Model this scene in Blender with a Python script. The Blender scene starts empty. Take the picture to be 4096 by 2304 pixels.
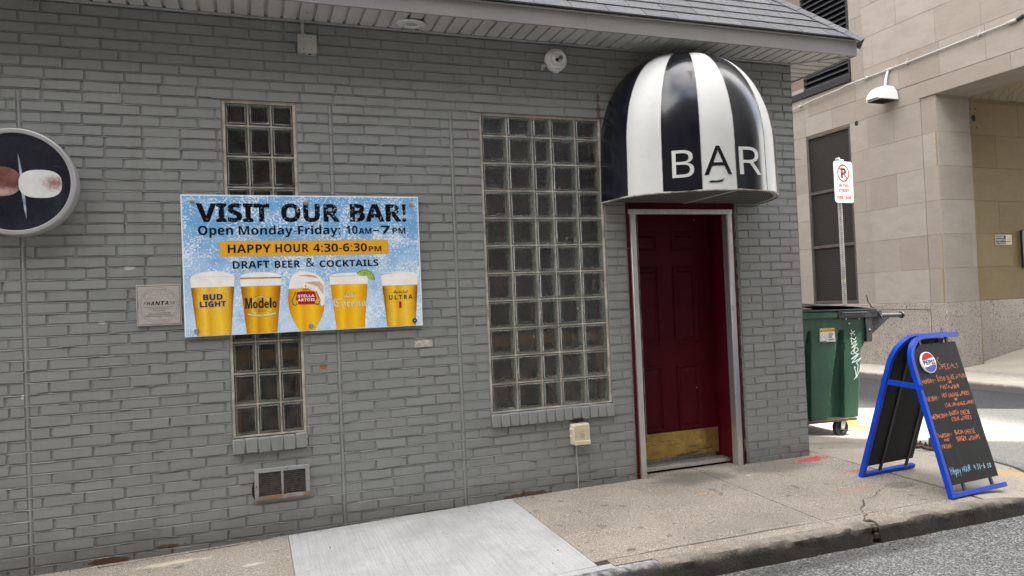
import bpy, bmesh, math, random, os
from mathutils import Vector, Matrix, noise as mnoise
R = random.Random(7)
C = bpy.context.scene.collection
SC = bpy.context.scene
rad = math.radians

# ------------------------------------------------------------------ camera
cam_d = bpy.data.cameras.new('camera'); cam = bpy.data.objects.new('camera', cam_d); C.objects.link(cam)
cam_d.sensor_width = 36; cam_d.lens = 2912.47 / 4096 * 36; cam_d.clip_end = 500; cam_d.clip_start = .05
YAW, PIT, ROL = -0.34615, 0.01999, 0.04186
_r = Matrix.Rotation(YAW, 3, 'Z') @ Matrix.Rotation(PIT, 3, 'X') @ Matrix.Rotation(ROL, 3, 'Y')
_m = Matrix((_r.col[0], _r.col[2], -_r.col[1])).transposed().to_4x4()
_m.translation = Vector((.1309, -5.0451, 1.4568))
cam.matrix_world = _m
SC.camera = cam

# ------------------------------------------------------------------ light
SUN_EL = 65.0
SUN = Vector((.885 * math.cos(rad(SUN_EL)), -.465 * math.cos(rad(SUN_EL)), math.sin(rad(SUN_EL)))).normalized()
w = bpy.data.worlds.new('World'); SC.world = w; w.use_nodes = True
nt = w.node_tree; nt.nodes.clear()
_o = nt.nodes.new('ShaderNodeOutputWorld'); _b = nt.nodes.new('ShaderNodeBackground'); _s = nt.nodes.new('ShaderNodeTexSky')
_s.sky_type = 'NISHITA'; _s.sun_disc = False; _s.sun_elevation = rad(SUN_EL); _s.sun_rotation = math.atan2(SUN.x, SUN.y)
_s.air_density = 1.0; _s.dust_density = 2.0
_tc = nt.nodes.new('ShaderNodeTexCoord'); _n = nt.nodes.new('ShaderNodeTexNoise'); _n.inputs['Scale'].default_value = 3.2; _n.inputs['Detail'].default_value = 6
_rp = nt.nodes.new('ShaderNodeValToRGB'); _rp.color_ramp.elements[0].position = .36; _rp.color_ramp.elements[1].position = .58
_mx = nt.nodes.new('ShaderNodeMix'); _mx.data_type = 'RGBA'; _mx.inputs[7].default_value = (11.5, 11.3, 11.0, 1)
nt.links.new(_tc.outputs['Generated'], _n.inputs['Vector']); nt.links.new(_n.outputs['Fac'], _rp.inputs['Fac'])
nt.links.new(_rp.outputs['Color'], _mx.inputs[0]); nt.links.new(_s.outputs['Color'], _mx.inputs[6]); nt.links.new(_mx.outputs[2], _b.inputs['Color'])
_b.inputs['Strength'].default_value = .12
nt.links.new(_b.outputs[0], _o.inputs['Surface'])
sl = bpy.data.lights.new('sun', 'SUN'); sl.energy = 4.0; sl.angle = rad(.5); sl.color = (1, .95, .87)
sun = bpy.data.objects.new('sun', sl); C.objects.link(sun); sun.rotation_euler = SUN.to_track_quat('Z', 'Y').to_euler(); sun.location = (0, 0, 60)
SC.view_settings.view_transform = 'Standard'; SC.view_settings.look = 'None'; SC.view_settings.gamma = 1
SC.view_settings.exposure = 2.45
try: SC.view_settings.use_curve_mapping = False
except Exception: pass

# ------------------------------------------------------------------ materials
def lin(r, g, b):
    f = lambda c: (c / 255 / 12.92) if c / 255 <= .04045 else ((c / 255 + .055) / 1.055) ** 2.4
    return (f(r), f(g), f(b))
def c4(c): return (c[0], c[1], c[2], 1)
class NM:
    def __init__(s, name):
        s.m = bpy.data.materials.new(name); s.m.use_nodes = True; s.t = s.m.node_tree; s.t.nodes.clear()
        s.o = s.n('ShaderNodeOutputMaterial'); s.p = s.n('ShaderNodeBsdfPrincipled'); s.l(s.p.outputs[0], s.o.inputs[0])
        s.tc = s.n('ShaderNodeTexCoord'); s.nrm = None
    def n(s, k): return s.t.nodes.new(k)
    def l(s, a, b): s.t.links.new(a, b)
    def vec(s, stretch=None, src='Object', rot=None, loc=None):
        if not (stretch or rot or loc): return s.tc.outputs[src]
        mp = s.n('ShaderNodeMapping')
        if stretch: mp.inputs['Scale'].default_value = stretch
        if rot: mp.inputs['Rotation'].default_value = rot
        if loc: mp.inputs['Location'].default_value = loc
        s.l(s.tc.outputs[src], mp.inputs[0]); return mp.outputs[0]
    def noise(s, scale, detail=3, rough=.55, stretch=None, kind='noise', src='Object', rot=None, dist=0):
        if kind == 'voro':
            x = s.n('ShaderNodeTexVoronoi'); x.inputs['Scale'].default_value = scale; out = x.outputs['Distance']
        else:
            x = s.n('ShaderNodeTexNoise'); x.inputs['Scale'].default_value = scale; x.inputs['Detail'].default_value = detail
            x.inputs['Roughness'].default_value = rough; x.inputs['Distortion'].default_value = dist; out = x.outputs['Fac']
        s.l(s.vec(stretch, src, rot), x.inputs['Vector']); return out
    def ramp(s, val, lo, hi, inv=False):
        mr = s.n('ShaderNodeMapRange'); mr.inputs[1].default_value = lo; mr.inputs[2].default_value = hi
        mr.inputs[3].default_value = 1 if inv else 0; mr.inputs[4].default_value = 0 if inv else 1
        mr.interpolation_type = 'SMOOTHSTEP'; s.l(val, mr.inputs[0]); return mr.outputs[0]
    def math(s, op, a, b=None):
        x = s.n('ShaderNodeMath'); x.operation = op
        for k, v in enumerate((a, b)):
            if v is None: continue
            if isinstance(v, (int, float)): x.inputs[k].default_value = v
            else: s.l(v, x.inputs[k])
        return x.outputs[0]
    def mix(s, fac, a, b):
        x = s.n('ShaderNodeMix'); x.data_type = 'RGBA'
        if isinstance(fac, (int, float)): x.inputs[0].default_value = fac
        else: s.l(fac, x.inputs[0])
        for k, v in ((6, a), (7, b)):
            if isinstance(v, tuple): x.inputs[k].default_value = c4(v)
            else: s.l(v, x.inputs[k])
        return x.outputs[2]
    def blob(s, pos, r, nscale=8, namt=.5, soft=.5):
        """mask that is 1 inside an ellipsoid with a noisy edge"""
        mp = s.n('ShaderNodeMapping'); mp.vector_type = 'TEXTURE'; mp.inputs['Location'].default_value = pos[:3]; mp.inputs['Scale'].default_value = r
        if len(pos) > 3: mp.inputs['Rotation'].default_value = (0, 0, pos[3])
        s.l(s.tc.outputs['Object'], mp.inputs[0])
        ln = s.n('ShaderNodeVectorMath'); ln.operation = 'LENGTH'; s.l(mp.outputs[0], ln.inputs[0])
        d = s.math('ADD', ln.outputs['Value'], s.math('MULTIPLY', s.math('SUBTRACT', s.noise(nscale, 4), .5), namt * 2))
        return s.ramp(d, 1 - soft, 1, True)
    def color(s, c):
        if isinstance(c, tuple): s.p.inputs['Base Color'].default_value = c4(c)
        else: s.l(c, s.p.inputs['Base Color'])
    def bump(s, h, strength=.5, dist=.01):
        b = s.n('ShaderNodeBump'); b.inputs['Strength'].default_value = strength; b.inputs['Distance'].default_value = dist
        s.l(h, b.inputs['Height'])
        if s.nrm: s.l(s.nrm, b.inputs['Normal'])
        s.nrm = b.outputs[0]; s.l(s.nrm, s.p.inputs['Normal'])
    def island(s): return s.n('ShaderNodeNewGeometry').outputs['Random Per Island']
    def set(s, rough=None, metal=None, spec=None, **k):
        if rough is not None: s.p.inputs['Roughness'].default_value = rough
        if metal is not None: s.p.inputs['Metallic'].default_value = metal
        if spec is not None: s.p.inputs['Specular IOR Level'].default_value = spec
        for a, v in k.items(): s.p.inputs[a.replace('_', ' ')].default_value = v
        return s
def mat(name, base, rough=.5, metal=0, spec=.5, var=.12, vs=6, bump=0, bs=80, bd=.002, dirt=None, coat=0, stretch=None):
    m = NM(name); c = base
    if var:
        c = m.mix(m.ramp(m.noise(vs, 4, stretch=stretch), .3, .7), tuple(x * (1 - var) for x in base), tuple(min(1, x * (1 + var)) for x in base))
    if dirt: c = m.mix(m.math('MULTIPLY', m.ramp(m.noise(dirt[1], 6, .65), dirt[2], dirt[3]), dirt[4]), c, dirt[0])
    m.color(c); m.set(rough, metal, spec)
    if var:
        r = m.n('ShaderNodeMapRange'); r.inputs[3].default_value = max(0, rough - .08); r.inputs[4].default_value = min(1, rough + .1)
        m.l(m.noise(vs * 2.3, 4), r.inputs[0]); m.l(r.outputs[0], m.p.inputs['Roughness'])
    if bump: m.bump(m.noise(bs, 4, .6), bump, bd)
    if coat: m.p.inputs['Coat Weight'].default_value = coat; m.p.inputs['Coat Roughness'].default_value = .08
    return m.m
K = {}
def brick_paint():
    m = NM('painted_brick'); g = (.236, .243, .231)
    c = m.mix(m.island(), tuple(x * .965 for x in g), tuple(x * 1.035 for x in g))
    c = m.mix(m.math('MULTIPLY', m.ramp(m.noise(1.3, 5, .6), .45, .75), .22), c, tuple(x * .72 for x in g))
    c = m.mix(m.math('MULTIPLY', m.ramp(m.noise(28, 5, .7, stretch=(.45, 1, 1)), .64, .74), .35), c, (.30, .30, .29))
    c = m.mix(m.math('MULTIPLY', m.ramp(m.noise(7, 4, .6, stretch=(3, 1, .25)), .55, .8), .18), c, (.12, .11, .1))
    c = m.mix(m.math('MULTIPLY', m.ramp(m.noise(2.4, 6, .7, stretch=(2.2, 1, .12)), .52, .74), .2), c, (.13, .125, .11))
    c = m.mix(m.math('MULTIPLY', m.ramp(m.noise(85, 2, .5), .73, .77), .6), c, (.09, .088, .08))
    # grime splashed on the lowest courses
    sx = m.n('ShaderNodeSeparateXYZ'); m.l(m.tc.outputs['Object'], sx.inputs[0])
    low = m.ramp(m.math('ADD', sx.outputs[2], m.math('MULTIPLY', m.noise(5, 4), -.22)), -.12, .14, True)
    c = m.mix(m.math('MULTIPLY', low, .6), c, (.085, .078, .066))
    # a few chips down to the old brick and pale scuffs
    for pos, r, col in (((-.72, 0, -.01), (.13, .2, .022), (.075, .038, .022)), ((-.40, 0, .03), (.09, .2, .015), (.09, .05, .035)), ((-.565, .0, 1.77), (.035, .2, .012), (.5, .5, .48)), ((2.0, 0, .035), (.22, .2, .03), (.085, .055, .04)),
                        ((.586, 0, 1.078), (.03, .2, .018), (.25, .10, .05)), ((-1.15, 0, 1.02), (.009, .2, .016), (.5, .5, .48)), ((-.72, 0, 1.44), (.03, .2, .012), (.45, .45, .44)), ((2.42, 0, .55), (.06, .2, .022), (.07, .035, .03)),
                        ((2.725, 0, 2.75), (.02, .2, .35), (.13, .1, .085))):
        c = m.mix(m.blob(pos, r, 22, .95, .25), c, col)
    m.color(c); m.set(.55, spec=.35)
    m.bump(m.noise(16, 5, .62), .5, .006); m.bump(m.noise(110, 4, .65), .5, .0022)
    return m.m
K['brick'] = brick_paint()
K['sill'] = K['brick']
K['mortar'] = mat('aged_mortar', (.47, .415, .35), .85, var=.25, vs=9, bump=.6, bs=60, bd=.004, dirt=((.16, .13, .11), 11, .5, .75, .7))
K['white_trim'] = mat('vinyl_trim', (.34, .335, .33), .45, var=.06, vs=3, dirt=((.16, .155, .15), 14, .6, .8, .5))
K['soffit'] = mat('vinyl_soffit', (.50, .495, .475), .5, var=.07, vs=4, dirt=((.14, .135, .13), 9, .64, .72, .55))
K['fascia'] = mat('fascia_metal', (.255, .243, .235), .42, var=.05, vs=2.5, spec=.5)
def shingle():
    m = NM('asphalt_shingle'); a, b = (.055, .057, .062), (.12, .122, .128)
    c = m.mix(m.island(), a, b)
    g = m.noise(420, 2, .7); c = m.mix(m.ramp(g, .38, .66), c, (.27, .27, .28)); c = m.mix(m.ramp(m.noise(330, 2), .5, .75), c, (.02, .02, .022))
    c = m.mix(m.math('MULTIPLY', m.ramp(m.noise(5, 4), .5, .7), .35), c, (.10, .10, .11))
    m.color(c); m.set(.9, spec=.3); m.bump(g, .8, .003); return m.m
K['shingle'] = shingle()
K['awn_black'] = mat('awning_black', (.0035, .0045, .009), .2, spec=.45, var=.1, vs=3, coat=.15)
K['awn_white'] = mat('awning_white', (.56, .56, .54), .45, spec=.3, var=.04, vs=5, dirt=((.42, .40, .35), 5, .5, .8, .45))
K['awn_dirty'] = mat('awning_rim', (.40, .38, .34), .6, var=.3, vs=12, dirt=((.04, .036, .03), 18, .45, .65, .85))
K['red'] = mat('oxblood_paint', (.066, .0028, .0075), .45, spec=.14, var=.1, vs=4, bump=.08, bs=40)
K['alu'] = mat('brushed_aluminium', (.62, .61, .59), .34, metal=.85, var=.08, vs=4, dirt=((.3, .29, .28), 12, .5, .8, .5), stretch=(12, 12, .6))
def brass():
    m = NM('worn_brass'); c = m.mix(m.ramp(m.noise(5, 5, .65), .35, .7), (.50, .34, .10), (.27, .18, .06))
    c = m.mix(m.ramp(m.noise(6, 7, .75, stretch=(.5, 1, 3)), .53, .64), c, (.10, .082, .05)); m.color(c); m.set(.32, .75)
    m.l(m.ramp(m.noise(7, 4), .1, .95), m.p.inputs['Roughness']); m.bump(m.noise(14, 3, stretch=(.4, 1, 1)), .25, .006); return m.m
K['brass'] = brass()
K['dark'] = mat('dark_interior', (.012, .010, .009), .8, var=0)
K['brown'] = mat('dark_wood', (.16, .125, .105), .5, var=.7, vs=9, dirt=((.18, .08, .065), 4, .5, .7, .6))
K['casing'] = mat('tan_wood', (.30, .17, .09), .6, var=.2, vs=6)
K['gedge'] = mat('glass_block_edge', (.44, .475, .40), .3, var=.25, vs=12)
K['gglint'] = mat('rim_glint', (.42, .46, .42), .12, var=.3, vs=40, spec=.8)
def glass(name, scale, strength):
    m = NM(name); m.set(.02, spec=.5, Transmission_Weight=1.0, IOR=1.46); m.l(m.ramp(m.island(), .7, 2.0), m.p.inputs['Roughness']); m.color(m.mix(m.island(), (.80, .83, .79), (.95, .97, .94)))
    m.bump(m.noise(scale, 3, .5, dist=1.5), strength, .012); return m.m
K['glass'] = glass('crinkled_glass', 23, 1.0); K['glass2'] = glass('smooth_wavy_glass', 10, .65)
K['galv'] = mat('galvanised_steel', (.50, .51, .49), .45, metal=.6, var=.15, vs=20)
K['steel'] = mat('zinc_hardware', (.55, .55, .53), .35, metal=.9, var=.1, vs=30)
K['black'] = mat('black_paint', (.012, .012, .013), .4, var=.15, vs=8)
K['blackplastic'] = mat('black_plastic', (.018, .018, .02), .45, var=.2, vs=6, dirt=((.08, .078, .075), 7, .55, .8, .35))
K['rubber'] = mat('rubber', (.015, .015, .015), .8, var=.2)
K['white'] = mat('white_plastic', (.68, .68, .66), .4, var=.04, vs=5, dirt=((.35, .34, .33), 30, .62, .8, .6))
K['greybox'] = mat('grey_metal_box', (.42, .40, .375), .45, var=.08, vs=10, metal=.1)
K['cream'] = mat('cream_plastic', (.58, .51, .36), .45, var=.07, vs=9, dirt=((.3, .25, .17), 22, .58, .8, .6))
K['lens'] = mat('camera_lens', (.01, .01, .012), .1, var=0)
K['rust'] = mat('rusty_iron', (.07, .04, .028), .8, var=.4, vs=25, bump=.5, bs=90)
def green_plastic():
    m = NM('green_plastic'); g = (.016, .060, .034)
    c = m.mix(m.ramp(m.noise(3, 5), .3, .7), tuple(x * .8 for x in g), tuple(x * 1.2 for x in g))
    c = m.mix(m.math('MULTIPLY', m.ramp(m.noise(10, 6, .7, stretch=(3, 1, .5)), .52, .78), .4), c, (.10, .12, .10))
    m.color(c); m.set(.45, spec=.4); m.bump(m.noise(30, 3), .08, .004); return m.m
K['green'] = green_plastic()
K['blue'] = mat('blue_metal_frame', (.0012, .046, .42), .38, spec=.3, var=.14, vs=9, dirt=((.02, .03, .10), 22, .58, .74, .7), bump=.1, bs=60)
def chalk():
    m = NM('chalkboard'); c = m.mix(m.ramp(m.noise(4, 5, .6, stretch=(3, 1, .5)), .45, .85), (.007, .0066, .006), (.018, .017, .0155)); m.color(c); m.set(.6, spec=.2); return m.m
K['chalk'] = chalk()
K['board'] = mat('board_back', (.006, .006, .0065), .6, var=.2, spec=.25)
K['orange'] = mat('orange_chalk_marker', (.78, .25, .12), .8, var=.25, vs=60)
K['bluechalk'] = mat('pale_blue_chalk', (.30, .58, .78), .8, var=.25, vs=60)
K['pwhite'] = mat('print_white', (.88, .89, .90), .4, var=.02, spec=.12)
K['pblack'] = mat('print_black', (.006, .007, .012), .4, var=0, spec=.12)
K['pyellow'] = mat('print_amber', (.80, .40, .025), .4, var=.02, spec=.12)
K['pfoam'] = mat('print_foam', (.90, .87, .83), .4, var=.05, vs=16, spec=.12)
K['pfoamtan'] = mat('print_tan_foam', (.68, .50, .36), .4, var=.25, vs=30, spec=.12)
K['pblue'] = mat('print_navy', (.012, .024, .17), .4, var=.05, spec=.12)
K['pred'] = mat('print_red', (.50, .012, .02), .4, var=.05, spec=.12)
K['pgold'] = mat('print_gold', (.50, .30, .07), .4, var=.2, vs=40, spec=.12)
K['pgreen'] = mat('print_green_lime', (.36, .52, .06), .4, var=.3, vs=60, spec=.12)
K['pgreen2'] = mat('print_lime_rind', (.12, .30, .02), .4, var=.2, vs=30, spec=.12)
K['pcream'] = mat('print_cream', (.80, .66, .36), .4, var=.08, vs=40, spec=.12)
K['ppurple'] = mat('print_royal_blue', (.02, .02, .36), .35, var=.03)
K['signred'] = mat('sign_red', (.42, .008, .018), .45, spec=.2, var=.04)
K['signwhite'] = mat('sign_sheet_white', (.56, .56, .535), .35, var=.03)
K['gold2'] = mat('label_yellow', (.62, .47, .06), .4, var=.06, vs=30)
K['paintwhite'] = mat('paint_marker_white', (.62, .68, .64), .5, var=.1, vs=20)
def speckled():
    m = NM('distressed_ink'); a = m.noise(55, 5, .75); b = m.noise(7, 3)
    f = m.ramp(m.math('ADD', a, m.math('MULTIPLY', b, .35)), .76, .81)
    m.color(m.mix(f, (.003, .0035, .007), (.50, .64, .76))); m.set(.5, spec=.12); return m.m
K['distress'] = speckled()
def ice():
    m = NM('ice_print'); g = m.n('ShaderNodeSeparateXYZ'); m.l(m.tc.outputs['Generated'], g.inputs[0])
    f = m.math('ADD', m.math('MULTIPLY', g.outputs[2], .55), m.math('MULTIPLY', m.noise(3.2, 6, .65), .75))
    c = m.mix(m.ramp(f, .3, .85), (.58, .74, .92), (.17, .41, .70))
    c = m.mix(m.math('MULTIPLY', m.ramp(m.noise(6, 5, .7, rot=(0, .6, 0), stretch=(.35, 1, 2.2)), .5, .74), .6), c, (.62, .74, .88))
    sp = m.ramp(m.math('ADD', m.noise(70, 4, .7), m.math('MULTIPLY', m.noise(4.5, 5, .65), .7)), .88, .95)
    c = m.mix(m.math('MULTIPLY', m.ramp(m.noise(13, 5, .7), .5, .72), .35), c, (.12, .34, .62)); c = m.mix(m.math('MULTIPLY', sp, .85), c, (.86, .92, .96))
    for ang, off, wd in ((1.05, .33, .006), (1.0, .9, .004), (-.5, .4, .003), (.4, -.55, .004)):   # skate scratches
        mp = m.vec(None, rot=(0, ang, 0)); s2 = m.n('ShaderNodeSeparateXYZ'); m.l(mp, s2.inputs[0])
        d = m.math('ABSOLUTE', m.math('SUBTRACT', m.math('ADD', s2.outputs[2], m.math('MULTIPLY', m.noise(4, 2), .02)), off))
        c = m.mix(m.math('MULTIPLY', m.ramp(d, wd * .3, wd, True), .55), c, (.78, .84, .92))
    m.color(c); m.set(.45, spec=.15); return m.m
K['ice'] = ice()
def beer(name, edge, mid, hi):
    m = NM(name); g = m.n('ShaderNodeSeparateXYZ'); m.l(m.tc.outputs['Generated'], g.inputs[0])
    r = m.n('ShaderNodeValToRGB'); e = r.color_ramp.elements; e[0].position = .03; e[0].color = c4(edge); e[1].position = .97; e[1].color = c4(edge)
    for p, col in ((.16, mid), (.30, hi), (.42, mid), (.66, hi), (.84, mid)):
        q = e.new(p); q.color = c4(col)
    m.l(m.math('ADD', g.outputs[0], m.math('MULTIPLY', m.math('SUBTRACT', m.noise(10, 3), .5), .12)), r.inputs[0])
    c = m.mix(m.math('MULTIPLY', m.ramp(m.noise(120, 3, .6), .6, .7), .35), r.outputs[0], edge)
    m.color(c); m.set(.45, spec=.12); return m.m
K['beer1'] = beer('print_pale_lager', (.26, .09, .004), (.78, .42, .02), (.95, .62, .06))
K['beer2'] = beer('print_amber_lager', (.34, .11, .006), (.62, .27, .01), (.86, .52, .02))
K['beer3'] = beer('print_gold_lager', (.66, .27, .008), (.86, .40, .008), (.95, .60, .025))
def art():
    m = NM('lightbox_print'); c = m.mix(m.ramp(m.noise(4, 6, .65), .4, .75), (.009, .011, .018), (.028, .033, .045)); c = m.mix(m.math('MULTIPLY', m.ramp(m.noise(5, 6, .75, stretch=(.5, 1, 2.5), rot=(0, .7, 0)), .6, .8), .5), c, (.10, .11, .12)); m.color(c); m.set(.2, spec=.5); return m.m
K['art'] = art()
def oval(name, a, b, sp):
    m = NM(name); c = m.mix(m.ramp(m.noise(9, 5, .6), .3, .7), a, b)
    if sp: c = m.mix(m.math('MULTIPLY', m.blob(sp[0], sp[1], 60, .6, .95), .9), c, sp[2])
    m.color(c); m.set(.3); return m.m
K['ovalw'] = oval('pale_oval_print', (.62, .64, .62), (.72, .73, .70), ((-.93 + 1.131, 0, 2.275 - 1.967), (.085, 1, .062), (.26, .085, .045)))
K['ovalr'] = oval('brown_oval_print', (.10, .035, .03), (.27, .12, .10), ((-1.19 + 1.131, 0, 2.22 - 1.967), (.12, 1, .04), (.50, .36, .32)))
def concrete(name, a, b, speck, extra=(), broom=False, rough=.85):
    m = NM(name); c = m.mix(m.ramp(m.noise(1.6, 6, .6), .35, .7), a, b)
    if not broom:
        c = m.mix(m.math('MULTIPLY', m.ramp(m.noise(125, 2, .6), .53, .64), speck), c, (.62, .58, .50)); c = m.mix(m.math('MULTIPLY', m.ramp(m.noise(105, 2, .6), .55, .66), speck), c, (.10, .085, .07))
        c = m.mix(m.math('MULTIPLY', m.ramp(m.noise(60, 3, .6), .55, .72), speck * .45), c, (.13, .11, .09))
        m.bump(m.noise(120, 3, .6), .8, .005); m.bump(m.noise(12, 4), .3, .01)
    else:
        s = m.noise(88, 3, .65, stretch=(1.5, .010, 1), rot=(0, 0, rad(1)))
        c = m.mix(m.math('MULTIPLY', m.ramp(m.noise(3.5, 6, .7), .48, .72), .35), c, (.27, .27, .265)); c = m.mix(m.math('MULTIPLY', m.ramp(s, .44, .64), .36), c, (.22, .225, .23)); m.bump(s, .6, .005)
        c = m.mix(m.math('MULTIPLY', m.ramp(m.noise(90, 3, .65), .53, .66), .45), c, (.22, .22, .22)); m.bump(m.noise(160, 3), .4, .003)
    if not broom:
        c = m.mix(m.math('MULTIPLY', m.ramp(m.noise(9, 1, .5), .70, .73), .6), c, (.10, .092, .082)); c = m.mix(m.math('MULTIPLY', m.ramp(m.noise(3.2, 6, .7), .5, .75), .3), c, (.15, .13, .11))
    for pos, r, col, ns, na, amt in extra:
        c = m.mix(m.math('MULTIPLY', m.blob(pos, r, ns, na, .6), amt), c, col)
    m.color(c); m.set(rough, spec=.25); return m.m
STN = [((4.50, -.10, 0, .1), (.25, .085, 1), (.40, .02, .035), 32, 1.5, .8), ((4.62, -.55, 0), (.22, .05, 1), (.38, .03, .04), 34, 1.4, .55),
       ((3.19, -.545, 0, -.1), (.14, .014, 1), (.55, .27, .06), 60, .9, .7), ((4.2, -.925, 0, -.15), (.22, .012, 1), (.62, .15, .06), 60, .9, .75),
       ((3.35, -.15, 0), (.45, .22, 1), (.09, .082, .074), 5, .5, .7), ((4.1, -.16, 0), (.5, .22, 1), (.11, .098, .085), 5, .5, .6), ((2.15, -1.28, 0), (.05, .03, 1), (.05, .045, .04), 30, .6, .7), ((3.75, -.28, 0), (.04, .02, 1), (.6, .58, .55), 30, .6, .6),
       ((3.2, -1.2, 0), (.9, .2, 1), (.15, .13, .11), 4, .7, .3), ((4.55, -.98, 0), (.17, .09, 1), (.13, .115, .10), 16, .6, .6), ((-.35, -.18, 0), (.25, .05, 1), (.55, .48, .36), 12, .7, .7), ((.1, -.45, 0), (.08, .03, 1), (.55, .53, .5), 30, .6, .6)]
K['walk'] = concrete('old_pavement', (.215, .185, .15), (.30, .262, .215), .62, STN)
K['walk2'] = concrete('corner_pavement', (.27, .24, .195), (.34, .30, .25), .5, [((6.45, 1.55, 0, 1.15), (.9, .22, 1), (.58, .27, .015), 6, .6, .9), ((5.75, -.95, 0, -.7), (.45, .09, 1), (.55, .28, .03), 8, .6, .7), ((5.3, .3, 0), (.6, .25, 1), (.16, .14, .12), 5, .5, .5), ((5.0, -1.0, 0), (.7, .25, 1), (.20, .18, .15), 4, .6, .4)])
K['slab'] = concrete('new_broomed_concrete', (.345, .342, .333), (.44, .437, .425), .4, [((1.1, -.05, 0), (.9, .08, 1), (.30, .29, .27), 9, .5, .5)], broom=True)
def curbm(name, new):
    m = NM(name); g = m.n('ShaderNodeSeparateXYZ'); m.l(m.tc.outputs['Object'], g.inputs[0])
    c = m.mix(m.ramp(m.noise(5, 6, .6), .35, .7), (.20, .175, .145), (.30, .26, .215)) if not new else m.mix(m.noise(5), (.42, .42, .42), (.5, .5, .5))
    c = m.mix(m.math('MULTIPLY', m.ramp(m.noise(190, 2), .52, .68), .5), c, (.5, .46, .4)); c = m.mix(m.math('MULTIPLY', m.ramp(m.noise(150, 2), .55, .68), .5), c, (.07, .06, .05))
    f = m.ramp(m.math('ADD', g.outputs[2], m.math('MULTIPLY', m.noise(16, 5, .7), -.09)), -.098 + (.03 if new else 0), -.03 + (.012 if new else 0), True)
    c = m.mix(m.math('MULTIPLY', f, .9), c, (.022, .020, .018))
    m.color(c); m.set(.9, spec=.2); m.bump(m.noise(60, 5, .65), .9, .009); m.bump(m.noise(190, 2), .5, .003); return m.m
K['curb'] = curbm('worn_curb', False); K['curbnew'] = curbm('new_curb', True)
def asphalt():
    m = NM('asphalt'); c = m.mix(m.ramp(m.noise(.7, 5), .35, .7), (.095, .094, .092), (.135, .132, .128))
    v = m.noise(130, 2, .6, kind='voro'); n1 = m.noise(85, 2, .65)
    c = m.mix(m.math('MULTIPLY', m.ramp(n1, .50, .60), .8), c, (.36, .355, .34)); c = m.mix(m.math('MULTIPLY', m.ramp(m.noise(70, 2), .54, .62), .85), c, (.022, .022, .022))
    c = m.mix(m.ramp(m.noise(60, 2), .71, .74), c, (.5, .49, .47))
    sx = m.n('ShaderNodeSeparateXYZ'); m.l(m.tc.outputs['Object'], sx.inputs[0])
    far = m.ramp(m.math('ADD', sx.outputs[0], m.math('MULTIPLY', m.noise(2, 3), .5)), 7.2, 8.4)      # the asphalt gets darker over the far half of the cross street
    c = m.mix(m.math('MULTIPLY', far, .8), c, m.mix(m.ramp(m.noise(40, 3), .55, .75), (.026, .0265, .029), (.055, .055, .058)))
    pale = m.math('MULTIPLY', m.ramp(sx.outputs[0], 5.9, 6.3), m.ramp(sx.outputs[0], 7.4, 8.6, True)); c = m.mix(m.math('MULTIPLY', pale, .6), c, (.24, .225, .20))
    c = m.mix(m.math('MULTIPLY', m.blob((3.2, -1.62, 0), (1.7, .12, 1), 7, .5, .7), .6), c, (.03, .029, .028))
    m.color(c); m.set(.85, spec=.3); m.bump(n1, .9, .007); m.bump(v, .3, .004); return m.m
K['asphalt'] = asphalt()
def stone(name, a, b, warm=None):
    m = NM(name); c = m.mix(m.island(), a, b)
    c = m.mix(m.math('MULTIPLY', m.ramp(m.noise(2.2, 6, .65, stretch=(1, 1, 2.2), rot=(.15, 0, 0)), .35, .75), .4), c, tuple(x * .78 for x in a))
    c = m.mix(m.math('MULTIPLY', m.ramp(m.noise(9, 5, .7, stretch=(.4, .4, 3), rot=(.2, 0, 0)), .5, .75), .22), c, tuple(min(1, x * 1.25) for x in b))
    c = m.mix(m.math('MULTIPLY', m.ramp(m.noise(140, 2), .55, .7), .15), c, tuple(x * .6 for x in a))
    m.color(c); m.set(.75, spec=.3); m.bump(m.noise(60, 4), .2, .004); return m.m
K['lime'] = stone('limestone', (.28, .243, .203), (.345, .31, .268))
K['lime2'] = stone('warm_lit_stone', (.25, .192, .098), (.29, .23, .125))  # warm light in the passage is put into this stone's colour
K['joint'] = mat('stone_joint', (.17, .135, .105), .9, var=.1)
def granite():
    m = NM('granite'); c = m.mix(m.ramp(m.noise(4, 4), .3, .7), (.30, .265, .235), (.36, .32, .285))
    c = m.mix(m.ramp(m.noise(48, 3, .6, stretch=(1, 1, .6)), .56, .62), c, (.07, .055, .05)); c = m.mix(m.math('MULTIPLY', m.ramp(m.noise(80, 2), .56, .66), .6), c, (.42, .39, .36))
    m.color(c); m.set(.35, spec=.5); return m.m
K['granite'] = granite()
K['louver'] = mat('louver_metal', (.014, .0145, .018), .45, var=.1)
def screen():
    m = NM('window_screen'); g = m.n('ShaderNodeSeparateXYZ'); m.l(m.tc.outputs['Object'], g.inputs[0])
    s = m.math('SINE', m.math('MULTIPLY', g.outputs[2], 150)); c = m.mix(m.ramp(s, -.2, .8), (.012, .011, .010), (.034, .030, .027)); m.color(c); m.set(.5, spec=.3); return m.m
K['screen'] = screen()
K['bronze'] = mat('bronze_frame', (.075, .062, .055), .45, var=.2, vs=8)
K['tile'] = None
def tiles():
    m = NM('vault_tile'); b = m.n('ShaderNodeTexBrick'); b.inputs['Scale'].default_value = 2.2; b.inputs['Mortar Size'].default_value = .02
    b.inputs['Color1'].default_value = (.25, .20, .11, 1); b.inputs['Color2'].default_value = (.22, .175, .098, 1); b.inputs['Mortar'].default_value = (.17, .135, .08, 1)
    m.l(m.vec((1, 1, 1), rot=(0, 0, .5)), b.inputs['Vector']); m.color(b.outputs[0]); m.set(.6); return m.m
K['tile'] = tiles()
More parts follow.
